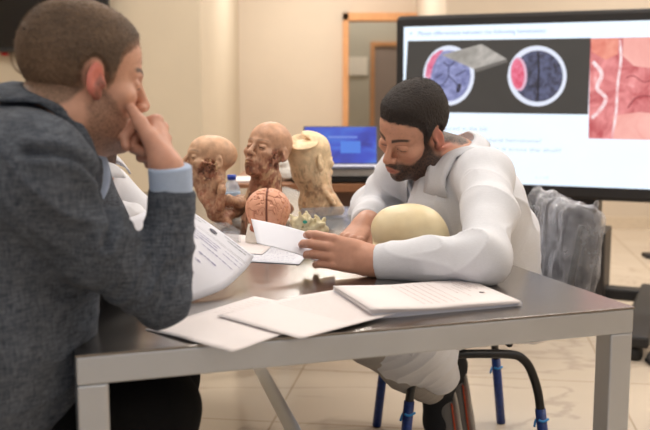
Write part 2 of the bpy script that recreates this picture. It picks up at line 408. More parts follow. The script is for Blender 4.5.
def folds(specs):
    """cloth folds: each spec is (centre, radius, direction across the folds, waves per metre, amplitude)"""
    def f(V, N):
        w = np.stack([fbm(V * 6, 11, 2), fbm(V * 6, 17, 2), fbm(V * 6, 23, 2)], 1) * .05; o = .0012 * fbm(V * 14, 31, 2)
        for c, r, d, fr, a in specs:
            m = np.exp(-(np.linalg.norm(V - c, axis=1) / r) ** 2); ph = ((V + w - c) @ unit(d)) * fr * 2 * PI
            o = o + a * m * (1.0 - 1.9 * np.abs(np.sin(ph * .5 + 1.6 * noise3(V * 8, 41))) ** .55) * .5
        return o
    return f
def short_strands(o, M, n, ln, wd, flow, seed=1):
    """cropped strands rooted on the hair part, kept in the same mesh"""
    me = o.data; k = len(me.vertices); V = np.empty(k * 3, np.float32); N = np.empty(k * 3, np.float32); Cc = np.empty(k * 4, np.float32)
    me.vertices.foreach_get('co', V); me.vertex_normals.foreach_get('vector', N); me.color_attributes['Col'].data.foreach_get('color', Cc); V = V.reshape(-1, 3); N = N.reshape(-1, 3); Cc = Cc.reshape(-1, 4)
    r = np.random.default_rng(seed); i = r.integers(0, k, n); p = V[i]; nn = N[i]; f = np.tile(M @ unit(flow), (n, 1)); f = f - nn * (f * nn).sum(1)[:, None]
    d = f + nn * .55 + r.normal(0, .35, (n, 3)); d /= np.linalg.norm(d, axis=1)[:, None]; b = np.cross(d, nn); b /= np.linalg.norm(b, axis=1)[:, None] + 1e-9
    L = ln * r.uniform(.6, 1.2, n)[:, None]; p0 = p - nn * .001; W = np.stack([p0 - b * wd, p0 + b * wd, p0 + d * L], 1).reshape(-1, 3)
    m2 = bpy.data.meshes.new('strands'); m2.from_pydata(W.tolist(), [], np.arange(3 * n).reshape(-1, 3).tolist()); at = m2.color_attributes.new('Col', 'FLOAT_COLOR', 'POINT'); c = Cc[i] * np.concatenate([np.repeat(r.uniform(.7, 1.35, (n, 1)), 3, 1), np.ones((n, 1))], 1); at.data.foreach_set('color', np.repeat(c, 3, 0).astype(np.float32).ravel())
    bm = bmesh.new(); bm.from_mesh(me); bm.from_mesh(m2); bm.to_mesh(me); bm.free(); bpy.data.meshes.remove(m2); me.shade_smooth()
def collar(name, c, up, front, prof, m, parent, th=.0035, gap=22, over=None, lift=.004):
    """a turned-down collar round a neck; prof: rows of (angle from front, inner radius, stand height, outer radius, outer height)"""
    up = unit(up); f = unit(np.asarray(front, float) - up * np.dot(front, up)); r = np.cross(f, up); a0 = [p[0] for p in prof]; V = []; F = []; n = 0
    angs = np.linspace(-180 + 0, 180, 61)
    for g in np.linspace(gap - 360 + 360, 360 - gap, 61):
        s = g if g <= 180 else 360 - g; q = [np.interp(s, a0, [p[i] for p in prof]) for i in range(1, 5)]
        d = math.cos(math.radians(g)) * f + math.sin(math.radians(g)) * r
        for t in (0, .25, .5, .75, 1): 
            rr = q[0] + (q[2] - q[0]) * t; hh = q[1] + (q[3] - q[1]) * t + .010 * math.sin(PI * t) ; V.append(np.asarray(c) + d * rr + up * hh)
        n += 1
    if over is not None:      # lay the fall of the collar on the cloth below it
        W = np.array(V); t = np.tile([0, .25, .5, .75, 1], n)
        for _ in range(8):
            d0 = over.ev(W); g = np.stack([over.ev(W + e) - d0 for e in np.eye(3) * .003], 1); g /= np.linalg.norm(g, axis=1)[:, None] + 1e-9
            need = np.clip(lift + .005 * np.sin(PI * t) - d0, 0, .02) * (t > .2); W = W + g * need[:, None]
        D = W - np.array(V); L = np.linalg.norm(D, axis=1)[:, None]; V = list(np.array(V) + D * np.minimum(1, .058 / (L + 1e-9)))
    for i in range(n - 1):
        for k in range(4): F.append((i * 5 + k, i * 5 + k + 1, (i + 1) * 5 + k + 1, (i + 1) * 5 + k))
    return frombm(name, solid(V, F, th), m, parent, True)
# ------------------------------------------------------------------ the room
def st(o): return tag(o, kind='structure')
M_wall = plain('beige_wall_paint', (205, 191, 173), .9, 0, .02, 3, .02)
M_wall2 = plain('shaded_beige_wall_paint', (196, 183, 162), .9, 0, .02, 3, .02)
M_ceil = plain('white_ceiling_paint', (235, 230, 222), .95, 0, .02, 5, 0)
M_wood = fabric('light_oak_door_frame', (196, 142, 98), .08, 60, .1, .5, (212, 158, 112), 4)
def floor_mat():
    t = NT('cream_marble_tile'); v = t.coords('Object')
    n = t.noise(v, .7, 7, .55, 1.2); vein = t.ramp(n, [(.485, rgba((202, 188, 170))), (.5, rgba((184, 170, 154))), (.515, rgba((204, 190, 172)))])
    big = t.ramp(t.noise(v, 2.5, 5), [(.3, (.94, .94, .94, 1)), (.7, (1, 1, 1, 1))])
    mp = t.add('ShaderNodeMapping'); tc = t.add('ShaderNodeTexCoord'); t.link(tc.outputs['Object'], mp.inputs['Vector']); mp.inputs['Rotation'].default_value = (0, 0, .14)
    br = t.add('ShaderNodeTexBrick', Scale=1.0, _offset=0.0); br.inputs['Mortar Size'].default_value = .004; br.inputs['Brick Width'].default_value = .6; br.inputs['Row Height'].default_value = .6
    br.inputs['Color1'].default_value = br.inputs['Color2'].default_value = (1, 1, 1, 1); br.inputs['Mortar'].default_value = (.72, .68, .62, 1); t.link(mp.outputs['Vector'], br.inputs['Vector'])
    t.base(t.mix(1.0, t.mix(1.0, vein, big, 'MULTIPLY'), br.outputs['Color'], 'MULTIPLY')); t.set(Roughness=.22); return t.m
YB, YL, XL = 10.0, 6.95, -.904
RX0, RX1, RY0, RZ = -4.2, 3.6, -2.6, 2.9
st(box('floor', ((RX0 + RX1) / 2, 4.6, -.05), (RX1 - RX0 + .4, 14.8, .1), floor_mat()))
st(box('ceiling', ((RX0 + RX1) / 2, 4.6, RZ + .05), (RX1 - RX0 + .4, 14.8, .1), M_ceil))
st(box('wall_left', (RX0 - .1, 2.2, RZ / 2), (.2, 9.8, RZ), M_wall)); st(box('wall_right', (RX1 + .1, 2.5, RZ / 2), (.2, 10.4, RZ), M_wall)); st(box('wall_front', ((RX0 + RX1) / 2, RY0 - .1, RZ / 2), (RX1 - RX0 + .4, .2, RZ), plain('white_wall_paint', (228, 226, 222), .9, 0, .02, 3, 0)))
for i, x in enumerate((-1.0, 1.6)):
    wn = st(box('window_%d' % (i + 1), (x, RY0 + .01, 1.5), (1.9, .04, 1.5), glow('daylight_pane', (226, 238, 255), .8))); bm = bmesh.new()
    for q in (-.96, 0, .96): bx(bm, (x + q, RY0 + .03, 1.5), (.06, .08, 1.6), None, .005)
    for q in (.72, 2.28): bx(bm, (x, RY0 + .03, q), (1.98, .08, .06), None, .005)
    st(frombm('window_frame', bm, plain('white_window_frame', (236, 236, 236), .4), wn))
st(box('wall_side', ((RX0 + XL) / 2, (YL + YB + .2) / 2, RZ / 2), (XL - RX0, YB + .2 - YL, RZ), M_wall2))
st(box('wall_rear', ((.95 + RX1) / 2, (7.5 + YB + .2) / 2, RZ / 2), (RX1 - .95, YB + .2 - 7.5, RZ), M_wall))
dx0, dz = .185, 1.90
st(box('wall_back', ((XL + dx0 + .02) / 2, YB + .1, RZ / 2), (dx0 + .02 - XL, .2, RZ), M_wall)); st(box('wall_above', ((dx0 + .02 + .95) / 2, YB + .1, (dz + RZ) / 2), (.93 - dx0, .2, RZ - dz), M_wall))
bm = bmesh.new(); bx(bm, (dx0 + .03, YB - .01, dz / 2), (.06, .26, dz), None, .004); bx(bm, (dx0 + .40, YB - .01, dz - .04), (.80, .26, .08), None, .004); st(frombm('door_1', bm, M_wood))
M_vest = plain('grey_green_lobby_paint', (190, 184, 168), .9, 0, .02, 3, 0)
st(box('wall_lobby', (.6, 11.6, RZ / 2), (1.6, .1, RZ), M_vest)); st(box('wall_lobby_side', (-.0, 10.85, RZ / 2), (.06, 1.3, RZ), M_vest))
bm = bmesh.new(); bx(bm, (.575, 11.52, .82), (.05, .06, 1.64), None, .004); bx(bm, (.95, 11.52, 1.66), (.8, .06, .05), None, .004); d2 = st(frombm('door_2', bm, M_wood))
st(box('door_panel', (.98, 11.53, .82), (.76, .03, 1.63), plain('grey_brown_door_leaf', (150, 134, 124), .6, 0, .03, 4, .02), d2))
tag(box('notice_sheet', tuple(P(357.5, 66, 11.53)), (.24, .008, .22), plain('white_notice_paper', (236, 228, 214), .8)), 'blank white notice on the lobby wall inside the wooden doorway', 'notice')
st(box('baseboard_rear', (2.27, 7.49, .05), (2.66, .02, .1), plain('cream_skirting_tile', (206, 190, 168), .4)))
# wall television, upper left
M_blackp = plain('black_gloss_plastic', (14, 12, 12), .25, 0, .1, 30, .02); M_blackm = plain('matt_black_plastic', (24, 22, 23), .6, 0, .1, 60, .05)
tv = empty('wall_television', P(-40, 0, 6.9)); bot = P(110, 52, 6.86)
cxz = (bot[0] - .62, 6.86, bot[2] + .36); box('television_casing', cxz, (1.24, .06, .72), M_blackm, tv, 0, .01); box('television_panel', (cxz[0], 6.826, cxz[2] + .01), (1.20, .006, .67), M_blackp, tv); box('wall_bracket', (cxz[0], 6.92, cxz[2]), (.4, .07, .3), M_blackm, tv)
tag(tv, 'black switched-off television hung on the wall at upper left', 'television')
cb = tube('television_cable', [P(12, 50, 6.88), P(11, 58, 6.93), P(15, 68, 6.94), P(22, 73, 6.94), P(30, 76, 6.94), P(38, 90, 6.94)], .006, plain('grey_cable_rubber', (120, 105, 92), .6), None, 8, 5); tag(cb, 'thin grey cable looping down the wall under the black television', 'cable')
rp = box('plug', P(5, 54, 6.9), (.045, .06, .022), plain('red_plug_plastic', (170, 30, 34), .4), None, 0, .006); tag(rp, 'small red plug under the lower edge of the wall television', 'plug')
# ------------------------------------------------------------------ the presentation display on its floor stand
D0 = A(P(404, 27, 4.95)[0], 4.95, 0); DR = A(.921, -.3896, 0); DN = A(-.3896, -.921, 0); ZS0, ZS1 = P(404, 179.7, 4.95)[2], P(404, 27, 4.95)[2]; SW, SHH = 1.45, ZS1 - ZS0
drz = math.atan2(DR[1], DR[0])
def onscreen(u, v):
    d = ray(u, v); n = DN; t = ((D0 - A(0, 0, H)) @ n) / (d @ n); q = A(0, 0, H) + d * t; return A((q - D0) @ DR, q[2])
def SP(s, z, off=0.0): return D0 + DR * s + A(0, 0, z) + DN * off
disp = empty('presentation_display', SP(SW / 2, 0)); zc = (ZS0 + ZS1) / 2
box('casing', SP(SW / 2, zc - .005, -.045), (SW + .095, .08, SHH + .125), M_blackm, disp, drz, .02)
def flat(name, pts, m, off, parent):
    """a flat figure on the screen from slide coordinates"""
    return frombm(name, solid([SP(s, z, off) for s, z in pts], [tuple(range(len(pts)))], .0006), m, parent)
scr = flat('screen', [(0, ZS0), (SW, ZS0), (SW, ZS1), (0, ZS1)], glow('white_slide_glow', (228, 241, 255), 1.22), .002, disp)
def quad(us): return [onscreen(u, v) for u, v in us]
flat('scan_panel', quad([(408, 41), (591, 38), (588, 114.5), (404, 112)]), glow('charcoal_slide_picture', (62, 60, 58), .9, .12), .003, scr)
M_bone = glow('ct_bone_white', (232, 238, 255), 1.0); M_brain = NT('ct_brain_blue')
def speck(name, a, b, sc, strength=.95, det=6, c3=None):
    t = NT(name); v = t.coords('Object'); f = t.noise(v, sc, det, .6, .6); t.b.inputs['Base Color'].default_value = (.02, .02, .02, 1)
    stops = [(.36, rgba(a)), (.62, rgba(b))] + ([(.8, rgba(c3))] if c3 else []); t.link(t.ramp(f, stops), t.b.inputs['Emission Color']); t.set(Emission__Strength=strength); return t.m
M_br1 = speck('ct_brain_pale_blue', (104, 110, 160), (158, 164, 212), 26); M_br2 = speck('ct_brain_dark_blue', (34, 36, 56), (92, 98, 132), 34)
M_blood = speck('ct_haematoma_pink', (222, 84, 128), (246, 168, 196), 30)
def oval(cu, cv, ru, rv, tilt=0.0, n=40, wob=.0):
    return quad([(cu + ru * math.cos(a) * math.cos(tilt) - rv * math.sin(a) * math.sin(tilt) , cv + rv * math.sin(a) * math.cos(tilt) + ru * math.cos(a) * math.sin(tilt)) for a in [-2 * PI * i / n for i in range(n)]])
sk = flat('head_scan', oval(449, 75.5, 25.5, 30, .06), M_bone, .004, scr); flat('brain_slice', oval(449.2, 75.8, 21.5, 25.5, .06), M_br1, .005, sk)
flat('blood_crescent', quad([(425.5, 77), (427.5, 64), (433, 55), (440, 50.5), (444, 50), (438, 57), (433, 67), (430.5, 79)][::-1]), M_blood, .006, sk)
M_line = glow('ct_fissure_dark', (62, 66, 104), .9)
for pts in ([(444, 62), (449, 66), (455, 62)], [(449, 67), (448, 78), (442, 86)], [(449, 76), (457, 84), (460, 92)], [(436, 78), (443, 74)], [(456, 76), (466, 70)]):
    tube('fissure', [SP(*onscreen(u, v), .006) for u, v in pts], .0035, M_line, sk, 6, 4)
flat('ventricle', oval(459, 88, 2.2, 5, .3, 16), glow('ct_ventricle_black', (34, 34, 52), .9), .006, sk)
flat('tissue_fold', quad([(442, 55), (482, 44), (507, 59), (474, 69)][::-1]), speck('pale_tissue_picture', (150, 146, 140), (196, 190, 184), 12), .0064, scr); flat('tissue_edge', quad([(474, 69), (507, 59), (508, 62), (476, 72.5)][::-1]), glow('grey_tissue_edge', (120, 116, 112), .8), .0064, scr)
sk2 = flat('head_scan', oval(537.3, 76, 29.5, 30.3, 0), M_bone, .004, scr); flat('brain_slice', oval(538, 76.2, 25, 25.7, 0), M_br2, .005, sk2)
flat('blood_lens', oval(519, 74, 8.3, 17, -.05, 24), glow('ct_lens_rim', (236, 190, 214), .95), .0055, sk2); flat('blood_core', oval(518, 74, 6.6, 15, -.05, 24), speck('ct_lens_red', (224, 70, 104), (244, 130, 160), 40), .006, sk2)
tube('fissure', [SP(*onscreen(u, v), .006) for u, v in [(538, 52), (539, 66), (538.5, 84), (538, 100)]], .004, glow('ct_midline_black', (22, 22, 34), .9), sk2, 6, 4)
ph = flat('surgery_photo', quad([(590.5, 38.5), (700, 36), (698, 141), (588.5, 138.5)]), speck('surgery_photo_pinks', (186, 78, 84), (238, 150, 150), 11, 1.05, 10, (255, 236, 236)), .003, scr)
M_flesh = speck('surgery_photo_skin', (240, 158, 150), (252, 188, 178), 6, 1.0); M_shine = speck('surgery_photo_shine', (240, 170, 172), (255, 236, 238), 30, 1.0)
flat('flesh_patch', quad([(623, 38), (700, 36), (700, 62), (650, 68), (634, 66), (623, 56)]), M_flesh, .004, ph); flat('flesh_patch', quad([(613, 116), (640, 112), (698, 118), (698, 141), (613, 139)]), M_flesh, .004, ph)
flat('flesh_patch', quad([(591, 39), (619, 38), (618, 54), (606, 60), (592, 52)]), speck('surgery_photo_orange', (226, 120, 104), (244, 160, 140), 10, 1.0), .004, ph)
for pts, r in (([(620, 40), (621, 60), (618, 82), (616, 114), (612, 138)], .006), ([(593, 62), (602, 74), (597, 88), (606, 98), (600, 110), (592, 118)], .010)):
    tube('wet_highlight', [SP(*onscreen(u, v), .004) for u, v in pts], r, M_shine, ph, 6, 4)
for pts, r in (([(626, 78), (634, 76), (644, 82), (656, 78)], .0025), ([(628, 108), (636, 98), (648, 96), (658, 100)], .004)): tube('vessel', [SP(*onscreen(u, v), .004) for u, v in pts], r, glow('surgery_photo_dark_red', (164, 66, 74), .9), ph, 6, 4)
def text(s, u0, v0, u1, m, size_px, parent, name='caption'):
    a, b = onscreen(u0, v0), onscreen(u1, v0); cu = bpy.data.curves.new(name, 'FONT'); cu.body = s; cu.size = 1; cu.materials.append(m); o = bpy.data.objects.new(name, cu); C.objects.link(o); bpy.context.view_layer.update()
    w = max(o.dimensions.x, .1); h = size_px * 4.9 / FPX; R = Matrix((tuple(DR), (0, 0, 1), tuple(DN))).transposed(); o.matrix_world = Matrix.Translation(Vector(SP(a[0], a[1], .0045))) @ R.to_4x4() @ Matrix.Diagonal((abs(b[0] - a[0]) / w, h, h, 1))
    dg = bpy.context.evaluated_depsgraph_get(); bpy.context.view_layer.update(); me = bpy.data.meshes.new_from_object(o.evaluated_get(dg)); me.transform(o.matrix_world); bpy.data.objects.remove(o); t = link(name, me, None, parent); me.materials.clear(); me.materials.append(m); return t
M_tx = glow('pale_blue_slide_text', (150, 172, 206), .9); M_tx2 = glow('grey_slide_text', (188, 202, 222), .95)
text('Please differentiate between the following hematomas:', 418, 35.5, 546, M_tx, 5.6, scr); text('\u2022', 409.5, 35.5, 412, M_tx, 5.6, scr)
text('\u2022 What is injured in the lab', 414, 129.5, 487, M_tx2, 5.2, scr); text('\u2022 Which is related to epidural hematoma?', 414, 140, 541, M_tx2, 5.2, scr); text('\u2022 Which lobe, where does it cross the skull?', 414, 148.5, 561, M_tx2, 5.2, scr); text('1 / 12', 535, 178.5, 547, M_tx2, 3.2, scr)
box('logo_strip', SP(1.33, ZS0 - .03, .001), (.10, .008, .018), plain('dark_grey_badge', (52, 54, 54), .3), disp, drz)
box('column', SP(.705, .33, -.20), (.57, .22, .66), plain('black_brown_column', (27, 24, 24), .5), disp, drz, .008); box('cabinet', SP(.71, .225, -.19), (.66, .28, .37), plain('dark_brown_cabinet', (38, 34, 33), .5), disp, drz, .008)
for s in (.17, 1.255):
    lg = box('stand_foot', SP(s, .085, .20), (.12, 1.14, .05), M_blackm, disp, drz, .012)
    for off in (.72, -.32): lathe('caster', [(.005, 0), (.03, .002), (.036, .02), (.036, .045), (.02, .06)], M_blackm, SP(s, 0.0, off), lg, 16)
box('cross_beam', SP(.71, .085, -.19), (1.0, .10, .06), M_blackm, disp, drz, .01)
tag(disp, 'large black presentation display on a floor stand showing brain scans on a white slide', 'display')
cpt = [P(632, 352, 3.75), P(640, 361, 3.72), P(650, 366, 3.70), P(662, 362, 3.72), P(668, 356, 3.8), P(655, 352, 3.9), P(640, 349, 3.88), P(634, 356, 3.74), P(645, 369, 3.66), P(662, 371, 3.62), P(690, 366, 3.6)]
for c in cpt: c[2] = .012; c[0] += .06
tag(tube('power_cable', cpt, .010, M_blackm, None, 8, 5), 'black power cable coiled on the tiles by the display foot', 'cable')
tag(box('floor_socket', P(656, 257, 6.2), (.16, .12, .05), M_blackm, None, 0, .01), 'small black socket box on the floor at the right edge', 'socket box')
# ------------------------------------------------------------------ ceiling lamps (out of the picture, they light the room; the back and lobby ones are added for brightness)
for (x, y, sx, sy, pw) in LAMPS:
    o = empty('ceiling_light', (x, y, RZ)); box('lamp_frame', (x, y, RZ - .015), (sx + .06, sy + .06, .03), plain('white_lamp_frame', (235, 235, 235), .4), o)
    box('diffuser', (x, y, RZ - .034), (sx, sy, .01), glow('warm_white_diffuser', (255, 238, 214), pw), o); tag(o, 'square flush ceiling lamp with a glowing white diffuser', 'ceiling light', 'ceiling lamps')
# ------------------------------------------------------------------ the steel table
def steel(name, c, rough, metal=1.0):
    t = NT(name); v = t.coords('Object', (1, 1, 1)); br = t.noise(t.coords('Object', (3, 60, 60)), 8, 4); m = t.noise(v, 5, 6)
    c0 = rgba(c); t.base(t.ramp(m, [(.3, tuple(x * .9 for x in c0[:3]) + (1,)), (.7, c0)])); t.set(Metallic=metal)
    r = t.add('ShaderNodeMapRange'); t.link(m, r.inputs[0]); r.inputs[3].default_value = rough * .8; r.inputs[4].default_value = rough * 1.25; t.link(r.outputs[0], t.b.inputs['Roughness']); t.bump(br, .06, .0006); return t.m
M_steel = steel('brushed_steel_top', (152, 146, 141), .21); M_steel2 = steel('brushed_steel_tube', (204, 208, 214), .42, .8)
TL, TR = PZ(75, 355.5, ZT), PZ(635, 307, ZT); TX = unit(TR - TL); TY = A(-TX[1], TX[0], 0); TW = np.linalg.norm(TR - TL); TD = 2.25; trz = math.atan2(TX[1], TX[0])
def TP(a, b, z): return TL + TX * a + TY * b + A(0, 0, z - ZT)
tab = empty('steel_table', TP(TW / 2, TD / 2, 0), 0)
box('tabletop', TP(TW / 2, TD / 2, ZT - .002), (TW, TD, .004), M_steel, tab, trz, .0008)
lw = .047; ah = .044
for b in (lw / 2, TD - lw / 2): box('apron', TP(TW / 2, b, ZT - .004 - ah / 2), (TW - .002, lw - .002, ah), M_steel2, tab, trz, .003)
for a in (lw / 2, TW - lw / 2): box('apron', TP(a, TD / 2, ZT - .004 - ah / 2), (lw - .002, TD - 2 * lw, ah), M_steel2, tab, trz, .003)
for a in (lw / 2 + .001, TW - lw / 2 - .001):
    for b in (lw / 2 + .001, TD - lw / 2 - .001):
        lg = box('leg', TP(a, b, (ZT - .048) / 2 + .004), (lw, lw, ZT - .048 - .008), M_steel2, tab, trz, .004); lathe('foot_cap', [(.01, 0), (.021, .001), (.022, .008)], M_blackm, TP(a, b, 0), lg, 16)
for b in (.10, TD - .10): box('cross_rail', TP(TW / 2, b, .13), (TW - lw * 2 + .01, .03, .03), M_steel2, tab, trz, .003)
q0_, q1_ = P(260, 371, 0), None
r0, r1 = PZ(261, 371, .15), PZ(293, 430, .15); d_ = r1 - r0; tube('lower_stretcher', [r0 - d_ * .10, r1 + d_ * 2.1], .029, M_steel2, tab, 4)
tag(tab, 'long brushed steel table with square legs in the middle of the room', 'table')
# ------------------------------------------------------------------ papers
M_paper = plain('white_office_paper', (228, 221, 221), .75, 0, .02, 8, .03); M_paper2 = plain('cool_white_paper', (218, 220, 230), .75, 0, .02, 8, .03)
M_ink = plain('faded_print_ink', (150, 142, 146), .8); M_ink2 = plain('grey_print_ink', (96, 96, 108), .8); M_ink3 = plain('faded_red_ink', (182, 160, 158), .8); M_inkv = plain('violet_print_ink', (128, 124, 170), .8)
def sheetfn(o, e1, e2, w, h, z0, curl):
    return lambda a, b: o + e1 * (a * w) + e2 * (b * h) + A(0, 0, z0 + curl(a, b))
def sheet(name, f, m, nx=14, ny=18, th=.0006, parent=None):
    V = [f(i / nx, j / ny) for j in range(ny + 1) for i in range(nx + 1)]; F = [(j * (nx + 1) + i, j * (nx + 1) + i + 1, (j + 1) * (nx + 1) + i + 1, (j + 1) * (nx + 1) + i) for j in range(ny) for i in range(nx)]
    return frombm(name, solid(V, F, th), m, parent, True)
def words_on(f, rows, m, parent, up, th=.0062, name='lettering', gap=.012, seed=1, lift=.0006):
    """printed words as short strips lying on a sheet: rows of (a0, a1, b)"""
    r = random.Random(seed); V = []; F = []
    def nrm(t, q):
        if up is not None: return up
        n = unit(np.cross(f(t + .01, q) - f(t - .01, q), f(t, q + .01) - f(t, q - .01))); return n if n @ A(0, -1, .8) > 0 else -n
    for a0, a1, b in rows:
        a = a0
        while a < a1:
            w = r.uniform(.018, .06); e = min(a + w, a1); k = len(V); n = 3; hh = th * r.uniform(.7, 1.05)
            for i in range(n + 1):
                t = a + (e - a) * i / n
                for q in (b - hh / 2, b + hh / 2): V.append(f(t, q) + nrm(t, q) * lift)
            for i in range(n): F.append((k + 2 * i, k + 2 * i + 2, k + 2 * i + 3, k + 2 * i + 1))
            a = e + gap
    return mesh(name, V, F, m, parent)
UPZ = A(0, 0, 1)
def flat_sheet(o, c1, c2, w, h, z0, curl): return sheetfn(np.array([*o[:2], ZT]), unit(A(*(c1 - o)[:2], 0)), unit(A(*(c2 - o)[:2], 0)), w, h, z0, curl)
# loose sheet hanging over the front edge
o1, x1, y1 = PZ(145, 330, ZT), PZ(238, 356, ZT), PZ(260, 295, ZT); f1 = flat_sheet(o1, x1, y1, .213, .297, .0012, lambda a, b: .004 * a * (1 - b) + .001 * math.sin(5 * a))
s1 = sheet('paper_sheet', f1, M_paper); tag(s1, 'printed white sheet by the blazer elbow, its corner over the table edge', 'paper')
words_on(f1, [(.10, .9, .93 - i * .045) for i in range(10)], M_ink3, s1, UPZ, .004, seed=3)
o2, x2, y2 = PZ(217, 319, ZT), PZ(303, 343, ZT), PZ(338, 292, ZT); f2 = flat_sheet(o2, x2, y2, .21, .297, .0030, lambda a, b: .003 + .004 * math.sin(PI * b) * (1 - a))
s2 = sheet('paper_sheet', f2, M_paper); tag(s2, 'printed white sheet lying in the middle, overlapping the loose sheet and the bundle', 'paper')
words_on(f2, [(.10, .92, .95 - i * .035) for i in range(16)], M_ink3, s2, UPZ, .004, seed=5)
# stapled bundle
o3, x3, y3 = PZ(521, 306, ZT), PZ(468, 283, ZT), PZ(369, 320, ZT); bun = empty('paper_bundle', o3)
for k in range(6):
    kk = random.Random(k); f3 = flat_sheet(o3 + A(kk.uniform(-.003, .003), kk.uniform(-.004, .002), 0), x3, y3, .21, .297, .0012 + .0017 * k, lambda a, b, k=k: .0016 * k * sst(.5, 1, np.array([b]))[0] + .0012 * math.sin(7 * b + k) * (k / 6))
    pg = sheet('page', f3, M_paper if k > 2 else M_paper2, 8, 14, .0006, bun)
words_on(f3, [(.56, .95, .10), (.60, .95, .135), (.50, .92, .17), (.3, .72, .24), (.45, .8, .28)] + [(.15, .9, .36 + i * .05) for i in range(6)], M_ink3, pg, UPZ, .006, seed=8)
words_on(f3, [(.62, .95, .075), (.66, .93, .115), (.58, .80, .20)], M_ink, pg, UPZ, .006, 'lettering', seed=12)
lathe('crest', [(.001, 0), (.005, .0003), (.0055, .0008)], M_ink, f3(.42, .12) + A(0, 0, .0002), pg, 14)
tag(bun, 'stapled bundle of printed pages with fanned edges at the right of the tabletop', 'paper')
# curled bundle in the hand of the man in the blazer
def cs(t): return np.array([np.interp(t, [0, .25, .5, .75, 1], [p[i] for p in CS]) for i in range(3)])
CS = [P(254, 256, 1.95), P(249, 265, 1.90), P(240, 275, 1.84), P(222, 289.5, 1.765), P(190, 301.5, 1.70)]
CSm = catmull(CS, 8); TV_ = P(196, 217, 1.915) - CS[0]; TVs = TV_ / np.linalg.norm(TV_)
def f4(a, b):
    a, b_ = a, b; i = max(0, b) * (len(CSm) - 1); j = min(int(i), len(CSm) - 2); q = CSm[j] * (1 - (i - j)) + CSm[j + 1] * (i - j); return q + TVs * (.21 * a) + A(0, .05, .030) * math.sin(PI * min(a * .75, 1)) * .35 * (.4 + b) + A(0, -.03, .02) * a * b
hold = empty('exam_paper', f4(.5, .5)); n4 = unit(np.cross(f4(.5, .1) - f4(.0, .1), f4(.2, .8) - f4(.2, .1))); n4 = n4 if n4[1] < 0 else -n4
for k in range(3): pg4 = sheet('page', lambda a, b, k=k: f4(a, b) - n4 * (.0022 * (k)) + A(.0012, 0, .001) * k, M_paper2, 14, 18, .0006, hold)
pgt = hold.children[0] if hold.children else pg4
nn = None; n5 = n4
words_on(f4, [(.04, .36, .08), (.08, .30, .14), (.58, .98, .09), (.62, .95, .15)], M_ink2, pgt, nn, .012, 'lettering', .01, 4, .0012)
words_on(f4, [(.03, .97, .27), (.03, .97, .30)], M_ink2, pgt, nn, .0035, 'lettering', 0, 5, .0012)
words_on(f4, [(.30, .75, .38), (.32, .70, .42), (.30, .6, .46)], M_inkv, pgt, nn, .009, 'lettering', .008, 6, .0012)
words_on(f4, [(.05, .25, .36), (.05, .25, .43), (.08, .45, .52), (.5, .9, .50), (.5, .85, .57), (.2, .4, .62), (.55, .85, .64), (.3, .36, .70), (.42, .47, .71), (.53, .58, .72), (.64, .69, .73), (.3, .8, .81), (.4, .85, .88)], M_inkv, pgt, nn, .008, 'lettering', .012, 7, .0012)
V = [f4(.47, .16) + n5 * .0016] + [f4(.47 + .045 * math.cos(k * PI / 8), .16 + .035 * math.sin(k * PI / 8)) + n5 * .0016 for k in range(16)]; mesh('crest', V, [(0, 1 + k, 1 + (k + 1) % 16) for k in range(16)], M_ink2, pgt)
tag(hold, 'curled printed exam pages held up beside the blazer sleeve', 'paper')
# sheet in the hand of the bearded man
HA, HB, HC, HD = P(251, 219, 2.12), P(338, 243, 2.03), P(334, 269, 1.985), P(257, 243.5, 2.0)
f5 = lambda a, b: (HA * (1 - a) + HB * a) * (1 - b) + (HD * (1 - a) + HC * a) * b + A(0, .008, .004) * math.sin(PI * a)
tag(sheet('paper_sheet', f5, M_paper2), 'white sheet lifted in the bearded man\'s hand above the table', 'paper')
# sheets by the brain model
o6, x6, y6 = PZ(299, 265, ZT), PZ(250, 262, ZT), PZ(312, 250, ZT); f6 = flat_sheet(o6, x6, y6, .21, .297, .001, lambda a, b: .0)
s6 = sheet('paper_sheet', f6, M_paper2); tag(s6, 'printed sheet flat on the table in front of the brain model', 'paper'); words_on(f6, [(.1, .9, .05 + .06 * i) for i in range(14)], M_inkv, s6, UPZ, .010, seed=9)
o7, x7, y7 = PZ(262, 256, ZT), PZ(220, 252, ZT), PZ(285, 236, ZT); f7 = flat_sheet(o7, x7, y7, .21, .25, .003, lambda a, b: .0)
s7 = sheet('paper_sheet', f7, M_paper); tag(s7, 'plain white sheet under the white stand of the brain model', 'paper')
